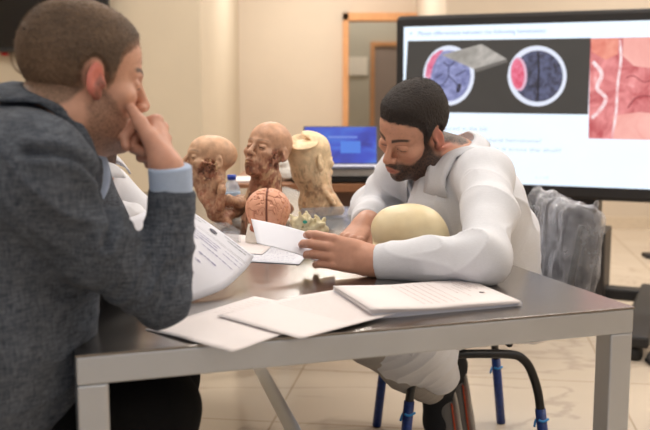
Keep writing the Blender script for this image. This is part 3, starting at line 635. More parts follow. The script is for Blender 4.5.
# ------------------------------------------------------------------ anatomical models
M_tan = vcol('plastinated_tissue', .5, .14, 60, .4, 260, .001)
def fibres(l, s): return fbm(l * A(260, 60, 90), s, 3)
def spec_col(M, t, k, base, mus, side, seed, region):
    def f(V, N):
        l = locals_of(M, t, k)(V); x, y, z = l.T; c = face_colour(V, N, M, t, k, base, None, ear=None, lip=tuple(q * .82 for q in base), brow=tuple(q * .8 for q in base), seed=seed, red=tuple(q * .93 for q in base))
        g = fbm(l * 30, seed, 3); m = region(l) ; fib = fibres(l, seed + 2)
        c = mixc(c, np.clip(m * (.75 + .5 * fib), 0, 1), mus); dk = np.clip(m * sst(.15, .55, fbm(l * 70, seed + 8, 3)), 0, 1); c = mixc(c, dk * .8, (78, 44, 32)); c = mixc(c, np.clip(m * sst(.25, .6, fbm(l * A(50, 90, 40), seed + 11, 2)), 0, 1) * .7, (232, 202, 160))
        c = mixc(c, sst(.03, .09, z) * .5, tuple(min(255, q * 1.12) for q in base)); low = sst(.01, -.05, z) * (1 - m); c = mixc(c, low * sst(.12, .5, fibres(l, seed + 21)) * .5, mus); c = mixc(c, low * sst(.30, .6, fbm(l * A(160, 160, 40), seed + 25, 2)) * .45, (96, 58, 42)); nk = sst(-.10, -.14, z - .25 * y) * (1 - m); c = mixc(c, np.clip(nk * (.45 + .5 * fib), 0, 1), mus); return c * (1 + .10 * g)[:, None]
    return f
def dissect(side): return lambda l: sst(1.1, .75, np.linalg.norm((l * A(side, 1, 1) - A(.062, .026, -.036)) / A(.05, .046, .050), axis=1)) * (l[:, 0] * side > .02)
# left specimen: profile to the left
M1 = head_axes(180 + 62, -14, 0); t1 = P(210, 161, 2.70); k1 = .70; S = Shape(); head(S, M1, t1, k1, lids=True, cran=.86)
b1 = P(213, 210, 2.66); b1e = P(222, 221, 2.66)
S.frame(M1, t1, k1)
for c, r in (((-.066, .032, -.030), (.016, .026, .018)), ((-.064, .012, -.052), (.014, .014, .02)), ((-.062, .045, -.058), (.012, .016, .010)), ((-.066, .004, -.018), (.012, .008, .012))): S.ell(c, r, .006, 2)
S.ell((-.070, .020, -.040), (.020, .024, .026), .004, 2)
for a, b in (((-.070, .055, -.012), (-.074, -.004, -.012)), ((-.064, .02, -.02), (-.058, .03, -.075)), ((-.060, .035, -.03), (-.056, -.005, -.06)), ((-.066, .03, -.02), (-.055, .02, -.085)), ((-.066, .006, -.03), (-.05, .05, -.08)), ((-.068, -.01, -.03), (-.052, .0, -.11))): S.cone(a, b, .0045, .004, .004)
S.frame(); n1a = M1 @ (A(0, -.02, -.06) * k1) + t1
S.chain([n1a, P(209, 193, 2.68), P(216, 214, 2.66)], [.040, .028, .022], .02); S.chain([M1 @ (A(-.03, -.045, -.05) * k1) + t1, P(222, 190, 2.64), P(219, 208, 2.64)], [.014, .010, .012], .01); S.chain([M1 @ (A(-.02, .05, -.09) * k1) + t1, P(201, 196, 2.65), P(212, 213, 2.64)], [.010, .009, .010], .008)
S.chain([P(214, 206, 2.66), P(228, 200, 2.67), P(240, 203, 2.70), P(243, 208, 2.72)], [.014, .012, .016, .012], .014); S.chain([P(216, 212, 2.66), P(228, 215, 2.68), P(238, 213, 2.72)], [.016, .014, .014], .014)
S.cone(P(214, 212, 2.66), P(226, 222, 2.67), .018, .012, .012); S.cone(P(222, 212, 2.70), PZ(228, 224, ZT + .013) , .018, .012, .012); S.ell(P(221, 219, 2.635), (.010, .012, .008), .006, 2)
tag(S.build('head_specimen', .0022, M_tan, None, spec_col(M1, t1, k1, (190, 152, 122), (144, 88, 66), -1, 50, dissect(-1)), lambda V, N: .0034 * fbm(V * 130, 60, 2) * dissect(-1)(locals_of(M1, t1, k1)(V)) + .0016 * fbm(V * A(150, 150, 40), 61, 2) * sst(-.03, -.09, locals_of(M1, t1, k1)(V)[:, 2]) + .0005 * fbm(V * 60, 61, 2)), 'dissected head specimen in left profile with exposed jaw muscles', 'anatomical model')
# middle specimen: three-quarter view, chin raised
M2 = head_axes(180 + 33, -18, -4); t2 = P(268, 152, 2.80); k2 = .74; S = Shape(); head(S, M2, t2, k2)
S.frame(M2, t2, k2)
for c, r in (((-.064, .026, -.036), (.016, .026, .026)), ((-.060, .020, -.066), (.014, .018, .016))): S.ell(c, r, .008, 2)
for a, b in (((-.066, .03, -.015), (-.052, .03, -.085)), ((-.068, .012, -.02), (-.05, .045, -.075)), ((-.062, .05, -.02), (-.056, .005, -.09))): S.cone(a, b, .005, .0045, .005)
S.frame(); n2a = M2 @ (A(0, -.02, -.06) * k2) + t2
for (u, v), r in (((250, 200), .018), ((262, 204), .020), ((276, 203), .020)): S.chain([n2a + A((u - 264) / 900, -.02, -.03), P(u, v, 2.78)], [.030, r], .016)
S.chain([P(262, 204, 2.80), PZ(262, 221, ZT + .03)], [.045, .05], .02); S.chain([P(258, 200, 2.8), P(240, 203, 2.86), P(222, 207, 2.92), P(214, 209, 2.95)], [.024, .020, .016, .010], .02); S.chain([P(270, 203, 2.8), P(288, 209, 2.84)], [.024, .018], .02); S.cap(A(P(262, 221, 2.8)[0], 2.82, ZT + .05), A(P(262, 221, 2.8)[0], 2.82, ZT), .06, .065, .02)
def reg2(l): return np.maximum(dissect(-1)(l), sst(-.075, -.10, l[:, 2] - .3 * l[:, 1]) * .8)
tag(S.build('head_specimen', .0023, M_tan, None, spec_col(M2, t2, k2, (184, 142, 114), (142, 86, 66), -1, 70, reg2), lambda V, N: .0018 * fbm(V * A(140, 140, 40), 80, 2) * reg2(locals_of(M2, t2, k2)(V)) + .0005 * fbm(V * 60, 81, 2)), 'dissected head specimen with closed eyes and raised chin behind the brain model', 'anatomical model')
# right specimen: turned away with an opened skull cap
M3 = head_axes(52, -4, 0); t3 = P(310, 160, 2.92); k3 = .735; S = Shape(); head(S, M3, t3, k3)
n3a = M3 @ (A(0, -.02, -.05) * k3) + t3; S.chain([n3a, P(315, 186, 2.92), P(320, 203, 2.92)], [.050, .040, .055], .03)
S.chain([P(314, 204, 2.92), A(*P(318, 213, 2.92)[:2], ZT + .022)], [.050, .062], .02); S.chain([P(322, 196, 2.90), P(338, 210, 2.90)], [.030, .020], .02); S.cone(P(309, 172, 2.9), P(334, 204, 2.86), .010, .008, .008)
S.frame(M3, t3, k3); rs = rotm('Y', 24) @ rotm('X', -8); S.ell((.012, -.045, .100), (.058, .075, .016), .006, 2, rs); S.ell((.046, -.058, .075), (.050, .062, .009), .005, 1, rotm('Y', 14) @ rotm('X', 12)); S.frame()
cy = A(*P(319, 213, 2.92)[:2], 0); S.fn(lambda p: (ZT + .004) - p[:, 2], .002)
def reg3(l): return np.clip(sst(-.04, -.09, l[:, 2]) * .65 + sst(1.1, .6, np.linalg.norm((l - A(.012, -.045, .095)) / A(.060, .080, .020), axis=1)) * .6, 0, 1)
tag(S.build('head_specimen', .0023, M_tan, None, spec_col(M3, t3, k3, (222, 196, 158), (190, 146, 108), 1, 90, reg3), lambda V, N: .0012 * fbm(V * A(120, 120, 30), 95, 2) * reg3(locals_of(M3, t3, k3)(V)) + .0006 * fbm(V * 50, 96, 2)), 'pale head specimen facing away with a lifted skull flap, beside the laptop', 'anatomical model')
# brain on a white stand
bc = P(268, 209.5, 2.40); S = Shape()
S.ell(bc + A(0, 0, .002), (.0585, .064, .054), .004)
for s in (-1, 1): S.ell(bc + A(s * .020, .0, -.022), (.030, .052, .032), .006)
def gyri(V, N):
    q = (V - bc) * 84; w = np.stack([fbm(q * .55, 1, 2), fbm(q * .55, 5, 2), fbm(q * .55, 9, 2)], 1) * 1.1; n = np.abs(noise3(q + w, 3)); return .0044 * (np.clip(n / .20, 0, 1) ** .6 - 1) - .006 * np.exp(-((V[:, 0] - bc[0]) / .0022) ** 2)
def bcol(V, N): g = np.clip(1 + gyri(V, N) / .0044, 0, 1); c = np.tile(lin((226, 166, 136)), (len(V), 1)); c = mixc(c, (1 - g) * .75, (176, 104, 80)); return mixc(c, sst(.0022, .0008, np.abs(V[:, 0] - bc[0] + .001)) * .9, (70, 34, 28))  # crease shade put into the colour along the grooves and midline
br = S.build('brain_model', .0015, vcol('brain_model_plastic', .45, .03, 60, .05), None, bcol, gyri); tag(br, 'peach plastic brain model with grooved halves on a white stand', 'anatomical model')
S = Shape(); S.ell(bc + A(-.022, -.028, -.044), (.024, .024, .017), .006); S.ell(bc + A(.024, -.024, -.044), (.022, .024, .016), .006); S.build('cerebellum', .002, plain('brown_cerebellum_plastic', (168, 96, 70), .5), br, None, lambda V, N: .0008 * np.sin(V[:, 2] * 1800))
stc = (bc[0] - .018, bc[1] - .012, ZT + .0036); lathe('stand', [(.002, 0), (.040, 0), (.041, .006), (.036, .03), (.033, .045), (.022, .050)], plain('white_stand_plastic', (236, 230, 220), .4), stc, br)
# bone fragments model
vc = P(306, 222, 2.36); S = Shape(); R_ = random.Random(7)
S.ell(vc + A(-.015, 0, -.002), (.026, .024, .017), .008); S.ell(vc + A(.02, .005, -.014), (.028, .022, .014), .008); S.ell(vc + A(.045, .0, -.020), (.014, .014, .012), .006)
for i in range(26):
    a = R_.uniform(0, 2 * PI); x = R_.uniform(-.038, .045); h = R_.uniform(.010, .034) * (1 - .5 * abs(x) / .05); p = vc + A(x, R_.uniform(-.02, .015), -.004); q = p + A(math.cos(a) * .012, -.010 * R_.random(), h * (1 if i % 4 else -.3)); S.chain([p, (p + q) / 2 + A(R_.uniform(-.006, .006), 0, .003), q], [.0060, .0044, .0036], .004)
for i in range(9): S.ell(vc + A(R_.uniform(-.03, .035), -.018, R_.uniform(-.012, .010)), R_.uniform(.003, .006), .003, 2)
S.cap(A(vc[0] - .005, vc[1], ZT + .010), A(vc[0] - .005, vc[1], ZT + .0022), .03, .036, .008); S.cone(A(vc[0] - .005, vc[1], ZT + .01), vc, .014, .014, .01)
vb = S.build('vertebra_model', .0013, vcol('ivory_bone_plastic', .5, .05, 90, .2), None, lambda V, N: mixc(np.tile(lin((226, 216, 182)), (len(V), 1)), np.clip(fbm(V * 90, 4, 3) * .5, 0, .5), (196, 174, 124)), lambda V, N: .0007 * fbm(V * 160, 2, 2))
S = Shape(); S.ell(P(305, 222, 2.333), (.0062, .003, .0045), .002); S.build('nerve_marker', .001, plain('teal_marker_plastic', (60, 160, 140), .4), vb)
tag(vb, 'ivory vertebra model with spiky processes and a teal mark beside the brain', 'anatomical model')
# smooth skull in front of the bearded man
kc = P(409, 231, 2.12); Ms = head_axes(180 + 112, 2, 0); S = Shape().frame(Ms, kc, .90)
S.ell((0, -.005, .0), (.068, .092, .070), .02); S.ell((0, .05, .0), (.056, .045, .052), .03); S.ell((0, .066, -.052), (.040, .028, .036), .02); S.ell((0, -.06, -.028), (.05, .04, .036), .03)
for s in (-1, 1): S.ell((s * .03, .098, -.016), (.017, .02, .015), .006, 2); S.cone((s * .045, .078, -.035), (s * .066, .01, -.036), .006, .005, .008); S.ell((s * .055, -.025, -.055), (.010, .013, .02), .012); S.ell((s * .064, .03, -.052), (.012, .022, .016), .01, 2)
S.ell((0, .10, -.045), (.010, .014, .014), .004, 2)
for i in range(-4, 5): S.ell((i * .0065, .088 - abs(i) * .003, -.085), (.0034, .004, .008), .003)
S.frame().fn(lambda p: (ZT + .0012) - p[:, 2], .002)
tag(S.build('skull_model', .0022, vcol('ivory_skull_plastic', .42, .04, 40, .06), None, lambda V, N: mixc(np.tile(lin((234, 218, 180)), (len(V), 1)), np.clip(.25 + fbm(V * 22, 3, 3) * .4, 0, .6), (216, 194, 150)), lambda V, N: .0004 * fbm(V * 40, 8, 2)), 'smooth ivory skull model on the table before the bearded man\'s chest', 'anatomical model')
# clear trays
M_acr = glass('clear_acrylic', (206, 214, 222), .22, .08)
def tray(c, sx, sy, hz, lab):
    bm = bmesh.new(); t = .004; bx(bm, (0, 0, t / 2), (sx, sy, t))
    for s in (-1, 1): bx(bm, (s * (sx - t) / 2, 0, hz / 2 + t), (t, sy, hz)); bx(bm, (0, s * (sy - t) / 2, hz / 2 + t), (sx - 2 * t, t, hz))
    for v in bm.verts: v.co = Matrix.Translation(Vector((float(c[0]), float(c[1]), ZT + .001))) @ Matrix.Rotation(trz, 4, 'Z') @ v.co
    tag(frombm('acrylic_tray', bm, M_acr), lab, 'tray')
tray(P(338, 210, 2.72), .17, .20, .035, 'empty clear acrylic tray between the pale specimen and the bearded man')
tray(P(205, 226, 2.42), .15, .16, .03, 'empty clear acrylic tray in front of the profile head specimen')
# small bottle
w0 = P(232, 200, 3.0); w0[2] = ZT + .001; bt = empty('water_bottle', w0); M_pet = glass('clear_bottle_plastic', (206, 218, 232), .42, .1)
lathe('bottle_body', [(.001, 0), (.024, 0), (.027, .006), (.026, .03), (.027, .05), (.027, .075), (.021, .092), (.012, .102), (.012, .108)], M_pet, w0, bt, 24); lathe('bottle_cap', [(.001, .104), (.0145, .104), (.0145, .120), (.001, .121)], plain('blue_cap_plastic', (38, 70, 176), .4), w0, bt, 20); lathe('bottle_label', [(.0275, .036), (.0278, .038), (.0278, .064), (.0275, .066)], plain('pale_blue_bottle_label', (176, 200, 226), .5), w0, bt, 24)
tag(bt, 'small clear water bottle with a blue cap between two head specimens', 'bottle')
# ------------------------------------------------------------------ desk, laptop
M_desk = fabric('brown_desk_veneer', (134, 92, 66), .1, 50, .08, .45, (150, 106, 78), 5); dy0 = 3.92; dxa, dxb = -.40, .62
dk = empty('wooden_desk', (.11, dy0 + .35, 0)); box('worktop', ((dxa + dxb) / 2, dy0 + .35, ZT - .018), (dxb - dxa, .70, .036), M_desk, dk, 0, .004); box('front_panel', ((dxa + dxb) / 2, dy0 + .10, .40), (dxb - dxa - .1, .02, .60), plain('dark_desk_panel', (104, 74, 58), .5), dk)
for x in (dxa + .03, dxb - .03): box('side_panel', (x, dy0 + .35, (ZT - .036) / 2), (.03, .66, ZT - .036), M_desk, dk, 0, .003)
tag(dk, 'brown wooden desk behind the specimens carrying the laptop', 'desk')
lc = P(346, 183, 4.0); cz = ZT + .001; tag(box('flat_case', (lc[0] - .02, 4.07, cz + .013), (.42, .26, .026), M_blackm, None, 0, .008), 'flat black case lying under the open laptop', 'case')
lp = empty('laptop', (lc[0] - .02, 4.07, cz + .027)); box('keyboard_base', (lc[0] - .02, 4.07, cz + .027 + .017), (.335, .24, .034), plain('silver_laptop_shell', (206, 206, 208), .4), lp, 0, .008)
box('keys', (lc[0] - .02, 3.965, cz + .0625), (.28, .11, .003), M_blackm, lp)
a = math.radians(-16); hz0 = cz + .052; Rm = Matrix.Translation(Vector((float(lc[0]) - .02, 4.195, hz0))) @ Matrix.Rotation(a, 4, 'X')
bm = bmesh.new(); bx(bm, (0, .006, .092), (.335, .010, .184), Rm, .006); lid = frombm('lid', bm, plain('grey_laptop_lid', (96, 96, 104), .4), lp)
def blue_screen():
    t = NT('blue_desktop_glow'); v = t.coords('Generated'); sx = t.add('ShaderNodeSeparateXYZ'); t.link(v, sx.inputs[0]); w = t.noise(v, 1.6, 3, .5, .8); t.b.inputs['Base Color'].default_value = (.02, .02, .02, 1)
    t.link(t.ramp(w, [(.3, rgba((34, 44, 160))), (.5, rgba((46, 74, 206))), (.72, rgba((66, 120, 226)))]), t.b.inputs['Emission Color']); t.set(Emission__Strength=.85); return t.m
bm = bmesh.new(); bx(bm, (0, -.0005, .096), (.32, .003, .164), Rm); scl = frombm('laptop_screen', bm, blue_screen(), lp)
bm = bmesh.new(); bx(bm, (.045, -.0025, .086), (.09, .001, .055), Rm); frombm('desktop_window', bm, glow('bright_blue_window', (70, 128, 232), .9), scl); bm = bmesh.new(); bx(bm, (.01, -.0025, .132), (.13, .001, .009), Rm); frombm('task_bar', bm, glow('pale_blue_bar', (110, 140, 226), .9), scl)
tag(lp, 'open laptop with a blue desktop screen behind the pale head specimen', 'laptop')
for (u, v, sx, sy, h, lab, nm) in ((243, 186, .10, .20, .009, 'stack of white papers on the desk behind the small bottle', 'paper_stack'), (287, 178, .05, .10, .045, 'crumpled white bag on the desk between two head specimens', 'plastic_bag')):
    c = P(u, v, 4.05); 
    if nm == 'paper_stack': tag(box(nm, (c[0], 4.07, ZT + .001 + h / 2), (sx, sy, h), M_paper, None, .1, .002), lab, 'papers')
    else:
        S = Shape(); b_ = A(c[0], 4.07, ZT); S.ell(b_ + A(0, 0, .03), (.045, .05, .034), .01); S.ell(b_ + A(.03, 0, .05), (.03, .03, .03), .01); S.ell(b_ + A(-.01, 0, .07), (.02, .03, .025), .01); S.fn(lambda p: ZT + .001 - p[:, 2], .002)
        tag(S.build(nm, .003, plain('crumpled_white_film', (206, 202, 196), .4), None, None, lambda V, N: .007 * np.abs(fbm(V * 40, 3, 3))), lab, 'bag')
# ------------------------------------------------------------------ chairs
M_tubeb = plain('black_enamel_tube', (16, 15, 16), .3, 0, .1, 60, .02); M_wrapb = plain('blue_leg_wrap', (22, 52, 120), .35, 0, .35, 90, .5); M_tape = plain('bright_blue_tape', (40, 140, 214), .35); M_pad = fabric('dark_grey_chair_fabric', (66, 64, 68), .12, 700, .2, .9, (80, 78, 82))
def film(): 
    t = NT('clear_crinkled_wrap'); v = t.coords('Object'); f = t.noise(v, 13, 6, .6, .3); t.b.inputs['Base Color'].default_value = rgba((214, 217, 226)); t.set(Roughness=.18, Specular__IOR__Level=.8)
    r = t.add('ShaderNodeMapRange'); t.link(f, r.inputs[0]); r.inputs[1].default_value = .38; r.inputs[2].default_value = .68; r.inputs[3].default_value = .10; r.inputs[4].default_value = .48; t.link(r.outputs[0], t.b.inputs['Alpha']); t.bump(f, .9, .012); return t.m
M_film = film()
def make_chair(full=True):
    """faces -x, origin on the floor under the seat"""
    ch = empty('wrapped_chair', (0, 0, 0)); w = .235
    for s in (-1, 1):
        y = s * w; tube('side_frame', [(-.205, y * 1.12, .0), (-.185, y * 1.06, .22), (-.17, y * 1.02, .31), (-.15, y, .365), (-.11, y, .385), (.08, y, .385), (.14, y, .368), (.172, y * 1.02, .31), (.19, y * 1.06, .22), (.215, y * 1.12, 0)], .0125, M_tubeb, ch, 12, 5, True)
        tube('back_upright', [(.10, y * .93, .425), (.18, y * .93, .425), (.235, y * .93, .445), (.262, y * .93, .50), (.275, y * .93, .60), (.30, y * .93, .74)], .0115, M_tubeb, ch, 12, 5, True)
        for e in (-1, 1):
            a, b = ((-.205, y * 1.12, .004), (-.180, y * 1.045, .26)) if e < 0 else ((.215, y * 1.12, .004), (.188, y * 1.055, .23)); sl = tube('leg_sleeve', [a, b], .0150, M_wrapb, ch, 12, 0, True)
            if full: 
                q = np.array(b) * .86 + np.array(a) * .14; tube('tape_tie', [q + A(-.012, -.012, .004), q + A(0, -.016, 0), q + A(.016, -.008, .004), q + A(.014, .010, -.003), q + A(-.010, .012, -.002), q + A(-.022, -.008, -.016)], .0035, M_tape, sl, 6, 4, True)
    for x in (-.12, .10): tube('seat_bar', [(x, -w, .412), (x, w, .412)], .009, M_tubeb, ch, 10, 0, True)
    bm = bmesh.new(); bx(bm, (0, 0, .446), (.40, .42, .045), None, .02, 4); seat = frombm('seat', bm, M_pad, ch, True, True)
    bm = bmesh.new(); bmesh.ops.create_grid(bm, x_segments=6, y_segments=14, size=.5); Vg = [(.285 + .02 * (1 - (2 * v.co.y) ** 2) + .03 * (v.co.x + .5), v.co.y * .43, .645 + v.co.x * .25) for v in bm.verts]; Fg = [[v.index for v in f.verts] for f in bm.faces]; bm.free()
    b2 = solid(Vg, Fg, .04); bk = frombm('backrest', b2, M_pad, ch, True, True); md = bk.modifiers.new('round', 'BEVEL'); md.width = .016; md.segments = 3; md.limit_method = 'ANGLE'
    if full:
        S = Shape(); S.box((0, 0, .444), (.222, .232, .040), .01, 1, None, .03); o = S.build('seat_wrap', .006, M_film, seat, None, lambda V, N: .006 * np.abs(fbm(V * A(20, 30, 30), 4, 3)) - .003); o.parent = seat; o.matrix_parent_inverse = Matrix()
        S = Shape(); S.box((.305, 0, .640), (.050, .246, .150), .01, 1, rotm('Y', 6), .035); S.cone((.32, -.22, .775), (.325, -.262, .815), .02, .006, .02); S.cone((.30, .18, .778), (.31, .24, .80), .02, .006, .02); o = S.build('back_wrap', .006, M_film, bk, None, lambda V, N: .016 * np.abs(fbm(V * A(14, 20, 5), 6, 3)) - .006); o.matrix_parent_inverse = Matrix()
    return ch
ch = make_chair(); tag(ch, 'chair in clear plastic wrap with blue wrapped legs under the bearded man', 'chair'); ch.location = (.395, 2.76, 0); ch.rotation_euler = (0, 0, math.radians(4))
def copy_tree(o, parent=None):
    c = o.copy(); C.objects.link(c)
    if parent: c.parent = parent
    for k in list(o.children): copy_tree(k, c)
    return c
for x, y, rz, lab in ((-.60, 1.45, 180, 'chair under the man in the grey-blue blazer'), (-.74, 2.1, 180, 'chair under the half hidden person in a white coat')):
    c = copy_tree(ch); c.location = (x, y, 0); c.rotation_euler = (0, 0, math.radians(rz)); c['label'] = lab
# ------------------------------------------------------------------ people
M_skin = vcol('skin', .5, .06, 70, .18, 420, .0006, .08)
M_hair = vcol('cropped_hair', .7, .22, 180, .6, 700, .0015)
M_blazer = fabric('heather_blazer_cloth', (52, 58, 69), .16, 420, .5, .9, (104, 110, 120), 30)
M_shirt = fabric('pale_blue_shirting', (168, 186, 214), .05, 900, .15, .8, (180, 197, 224), 20)
M_coat = fabric('white_coat_cotton', (213, 215, 221), .035, 900, .12, .8, (221, 223, 230), 12)
M_scrub = fabric('grey_trouser_cotton', (158, 154, 150), .06, 900, .2, .85, (172, 168, 164), 14)
M_black = fabric('black_trouser_wool', (9, 9, 10), .15, 700, .2, .9, (16, 16, 18), 14)
M_maroon = fabric('dark_maroon_jersey', (52, 24, 28), .1, 800, .2, .9)
M_shoe = plain('grey_trainer_mesh', (105, 103, 102), .8, 0, .12, 300, .3)
M_sole = plain('pale_grey_rubber_sole', (158, 152, 146), .7)
M_orange = plain('orange_trainer_stripe', (206, 92, 62), .6)
M_sock = plain('black_sock_knit', (20, 22, 28), .9, 0, .15, 400, .3)
# ---- the man in the blazer
hM = head_axes(64, 9, 0); hK = .93; hT = P(82.5, 79, 1.50)
lc0 = P(56, 124, 1.50); lup = unit(A(.66, .06, .75)); lm_sh = P(40, 176, 1.325); lm_el = P(161, 296, 1.44); lm_wr = P(168, 170, 1.44)
lf_sh = A(-.47, 1.69, .955); lf_el = P(118, 258, 1.86); lf_wr = P(142, 246, 1.86)
neck0 = hM @ (A(0, -.030, -.07) * hK) + hT; neck1 = lc0 - lup * .055; hip_l = A(-.64, 1.45, .54)
LHY = [-.12, -.085, -.06, -.026, -.002, .024, .029, .038, .043, .052, .075, .10]; LHZ = [-.076, -.074, -.060, -.038, -.010, .0, -.012, .000, .030, .048, .068, .074]
B = Shape(); head(B, hM, hT, hK, jaw=1.06, eary=.012, nose=.955)
B.chain([neck0, (neck0 + neck1) / 2 + A(-.004, 0, 0), neck1], [.060, .062, .075], .03)
B.cone(hM @ (A(0, .03, -.085) * hK) + hT, neck1 + A(.05, 0, .0), .034, .05, .03)
B.chain([neck1, A(-.52, 1.46, .78), hip_l], [.08, .105, .115], .05)
B.chain([neck1, lm_sh, lm_el], [.045, .030, .022], .01); B.cone(lm_el, lm_wr, .022, .0225, .006); B.chain([neck1, lf_sh, lf_el, lf_wr], [.05, .045, .034, .026], .03)
kn_n = A(-.295, 1.56, .565); kn_f = A(-.33, 1.80, .55)
for kn, dy in ((kn_n, -.09), (kn_f, .09)): B.chain([hip_l + A(0, dy, 0), kn, kn + A(-.03, .01, -.40)], [.08, .055, .04], .03); B.cone(kn + A(-.03, .01, -.46), kn + A(.1, .01, -.50), .035, .03, .03)
hy = P(159, 130, 1.510) - lm_wr
Mh = axes_yz(hy + A(0, .01, 0), A(.95, -.05, .25))
LH = lambda X: hand(X, Mh, lm_wr, -1, .98, ((80, 66, 34), (86, 88, 45), (88, 92, 45), (90, 92, 40)), (5, 1, -3, -6),
     [tuple((Mh.T @ (p - lm_wr)) / .98 * A(-1, 1, 1)) for p in (P(163, 157, 1.438), P(151, 139, 1.448), P(140, 123, 1.462), P(132, 110, 1.474))], .97, 1.0, .004)
LH(B); LHS = Shape(); LH(LHS)
Mf = axes_yz(A(.32, .75, .30), A(-.2, .1, .9)); hand(B, Mf, lf_wr, 1, .98, ((30, 40, 25),) * 4)
def lm_col(V, N):
    c = face_colour(V, N, hM, hT, hK, (206, 156, 132), (92, 70, 56), .78, (208, 122, 108), seed=2, stub=.55, scalp=(LHY, LHZ, (116, 90, 70)), eary=.012)
    return mixc(c, (LHS.ev(V) < .0022) * 1.0, (202, 150, 128))
man = B.build('person', .0021, M_skin, None, lm_col)
tag(man, 'man in a grey-blue blazer with cropped brown hair resting his chin on his fist', 'person')
HS = hair(hM, hT, hK, LHY, LHZ, .0045, .003, .024, .012)
def lhair(V, N):
    l = locals_of(hM, hT, hK)(V); z = l[:, 2]; c = np.tile(lin((98, 79, 63)), (len(V), 1)); g = fbm(l * A(60, 30, 60), 9, 3)
    c = mixc(c, np.clip(sst(.075, -.05, z + .014 * g) * .55, 0, 1), (138, 108, 84)); c = mixc(c, sst(.10, .13, z + .004 * g) * .35, (132, 104, 78)); e = np.interp(l[:, 1], LHY, LHZ); c = mixc(c, sst(.026, -.002, z - e + .006 * g) * .62, (176, 132, 108)); return c * (1 + .16 * g + .26 * fbm(l * 24, 4, 2))[:, None]  # lighter crown is a highlight put into the hair colour
HS.build('hair', .0021, M_hair, man, lhair, lambda V, N: strands(V, N, 3, .0008)); short_strands(man.children[0], hM, 20000, .0065, .00055, A(0, .8, -.5), 1)
# blazer
S = Shape(); bl_lo = A(-.645, 1.45, .50)
for dy, dx in ((-.085, .02), (0, .03), (.085, .0)): S.chain([bl_lo + A(.03, dy, 0), A(-.575 + dx, 1.47 + dy, .74), A(-.525, 1.48 + dy, .92), neck1 + A(-.02, dy * .7, -.02)], [.155, .152, .130, .082], .05)
S.cone(neck1 + A(-.03, 0, 0), lm_sh + A(-.015, .02, .005), .080, .075, .05); S.cone(neck1 + A(-.03, 0, -.02), lf_sh, .085, .07, .05)
S.ell(lm_sh + A(-.02, .02, .0), (.085, .085, .085), .04); S.chain([lc0 - lup * .060 + A(.030, 0, -.01), A(-.445, 1.48, .86), A(-.50, 1.47, .68)], [.066, .088, .12], .04)
S.chain([lm_sh + A(-.01, 0, -.01), (lm_sh + lm_el) / 2 + A(-.012, 0, -.013), lm_el + A(-.006, 0, 0)], [.076, .057, .0475], .03)
cuff_a, cuff_b = P(171, 200, 1.446), P(174, 184, 1.449)
S.chain([lm_el, (lm_el * .45 + cuff_a * .55), cuff_a], [.0475, .040, .034], .02); S.cap(P(169, 226, 1.445), P(173, 189, 1.447), .0385, .0368, .012)
S.chain([lf_sh, lf_el, lf_wr + A(-.02, .01, -.05)], [.075, .056, .04], .03)
S.fn(lambda p: -(np.linalg.norm(p - (lc0 + lup * .062), axis=1) - .086), .012)
nk = unit(neck0 - neck1)
fold_l = folds([(lm_el + A(-.02, -.03, .03), .085, A(.9, 0, -.5), 26, 0.0090), ((lm_sh + lm_el) / 2, .12, A(.8, 0, .35), 16, 0.0060), (lm_sh + A(.04, -.03, -.03), .09, A(.6, 0, .9), 18, 0.0090),
                (P(60, 330, 1.35), .16, A(.2, 0, 1), 12, 0.0070), ((lm_el + cuff_a) / 2, .07, A(.2, 0, 1), 24, 0.0060), (P(20, 230, 1.33), .14, A(.5, 0, .8), 13, 0.0079)])
def seam(V, N):     # the armhole seam
    pl = np.array(catmull([A(*q, 0) for q in ((26, 152), (52, 153), (78, 159), (97, 174), (108, 197), (113, 222), (106, 246))], 6))[:, :2]; d = np.full(len(V), 9.0)
    W = V - A(0, 0, H); fz = W[:, 1] * math.cos(PITCH) - W[:, 2] * math.sin(PITCH); Q = np.stack([CX + FPX * W[:, 0] / fz, CY - FPX * (W[:, 1] * math.sin(PITCH) + W[:, 2] * math.cos(PITCH)) / fz], 1)
    for a, b in zip(pl[:-1], pl[1:]):
        q = Q - a; h = np.clip(q @ (b - a) / ((b - a) @ (b - a)), 0, 1); d = np.minimum(d, np.linalg.norm(q - h[:, None] * (b - a), axis=1) * .00145)
    m = sst(1.50, 1.44, V[:, 1]); return fold_l(V, N) + m * (-.010 * np.exp(-(d / .006) ** 2) + .006 * np.exp(-((d - .014) / .010) ** 2))
S.build('blazer', .0036, M_blazer, man, None, seam)
cprof = [(0, .080, -.006, .116, -.065), (40, .078, .008, .112, -.048), (90, .074, .020, .106, -.026), (180, .072, .020, .104, -.026)]; bz = S
collar('blazer_collar', lc0 - lup * .004, lup, A(.75, .25, -.66), cprof, M_blazer, man, .005, 30, bz, .006)
sprof = [(0, .066, .010, .082, -.040), (50, .068, .028, .080, -.006), (110, .068, .028, .078, .004), (180, .066, .014, .072, -.01)]
collar('shirt_collar', lc0 + lup * .006, lup, A(.75, .25, -.66), sprof, M_shirt, man, .003, 22)
S = Shape(); S.cap(P(172.5, 206, 1.447), P(169.5, 166, 1.441), .0335, .0345, .006, 1, .004); S.build('shirt_cuff', .002, M_shirt, man, None, folds([(P(172, 180, 1.45), .05, A(1, 0, .1), 22, .0012)]))
S = Shape(); S.cone(neck1 + A(.05, .0, -.04), A(-.47, 1.48, .88), .07, .075, .03); S.build('shirt', .006, M_shirt, man)
S = Shape()
for kn, dy in ((kn_n, -.09), (kn_f, .09)): S.chain([hip_l + A(0, dy, 0), kn, kn + A(-.03, .01, -.40)], [.105, .076, .06], .03)
S.build('trousers', .005, M_black, man, None, folds([(kn_n, .12, A(1, 0, .4), 18, .003)]))
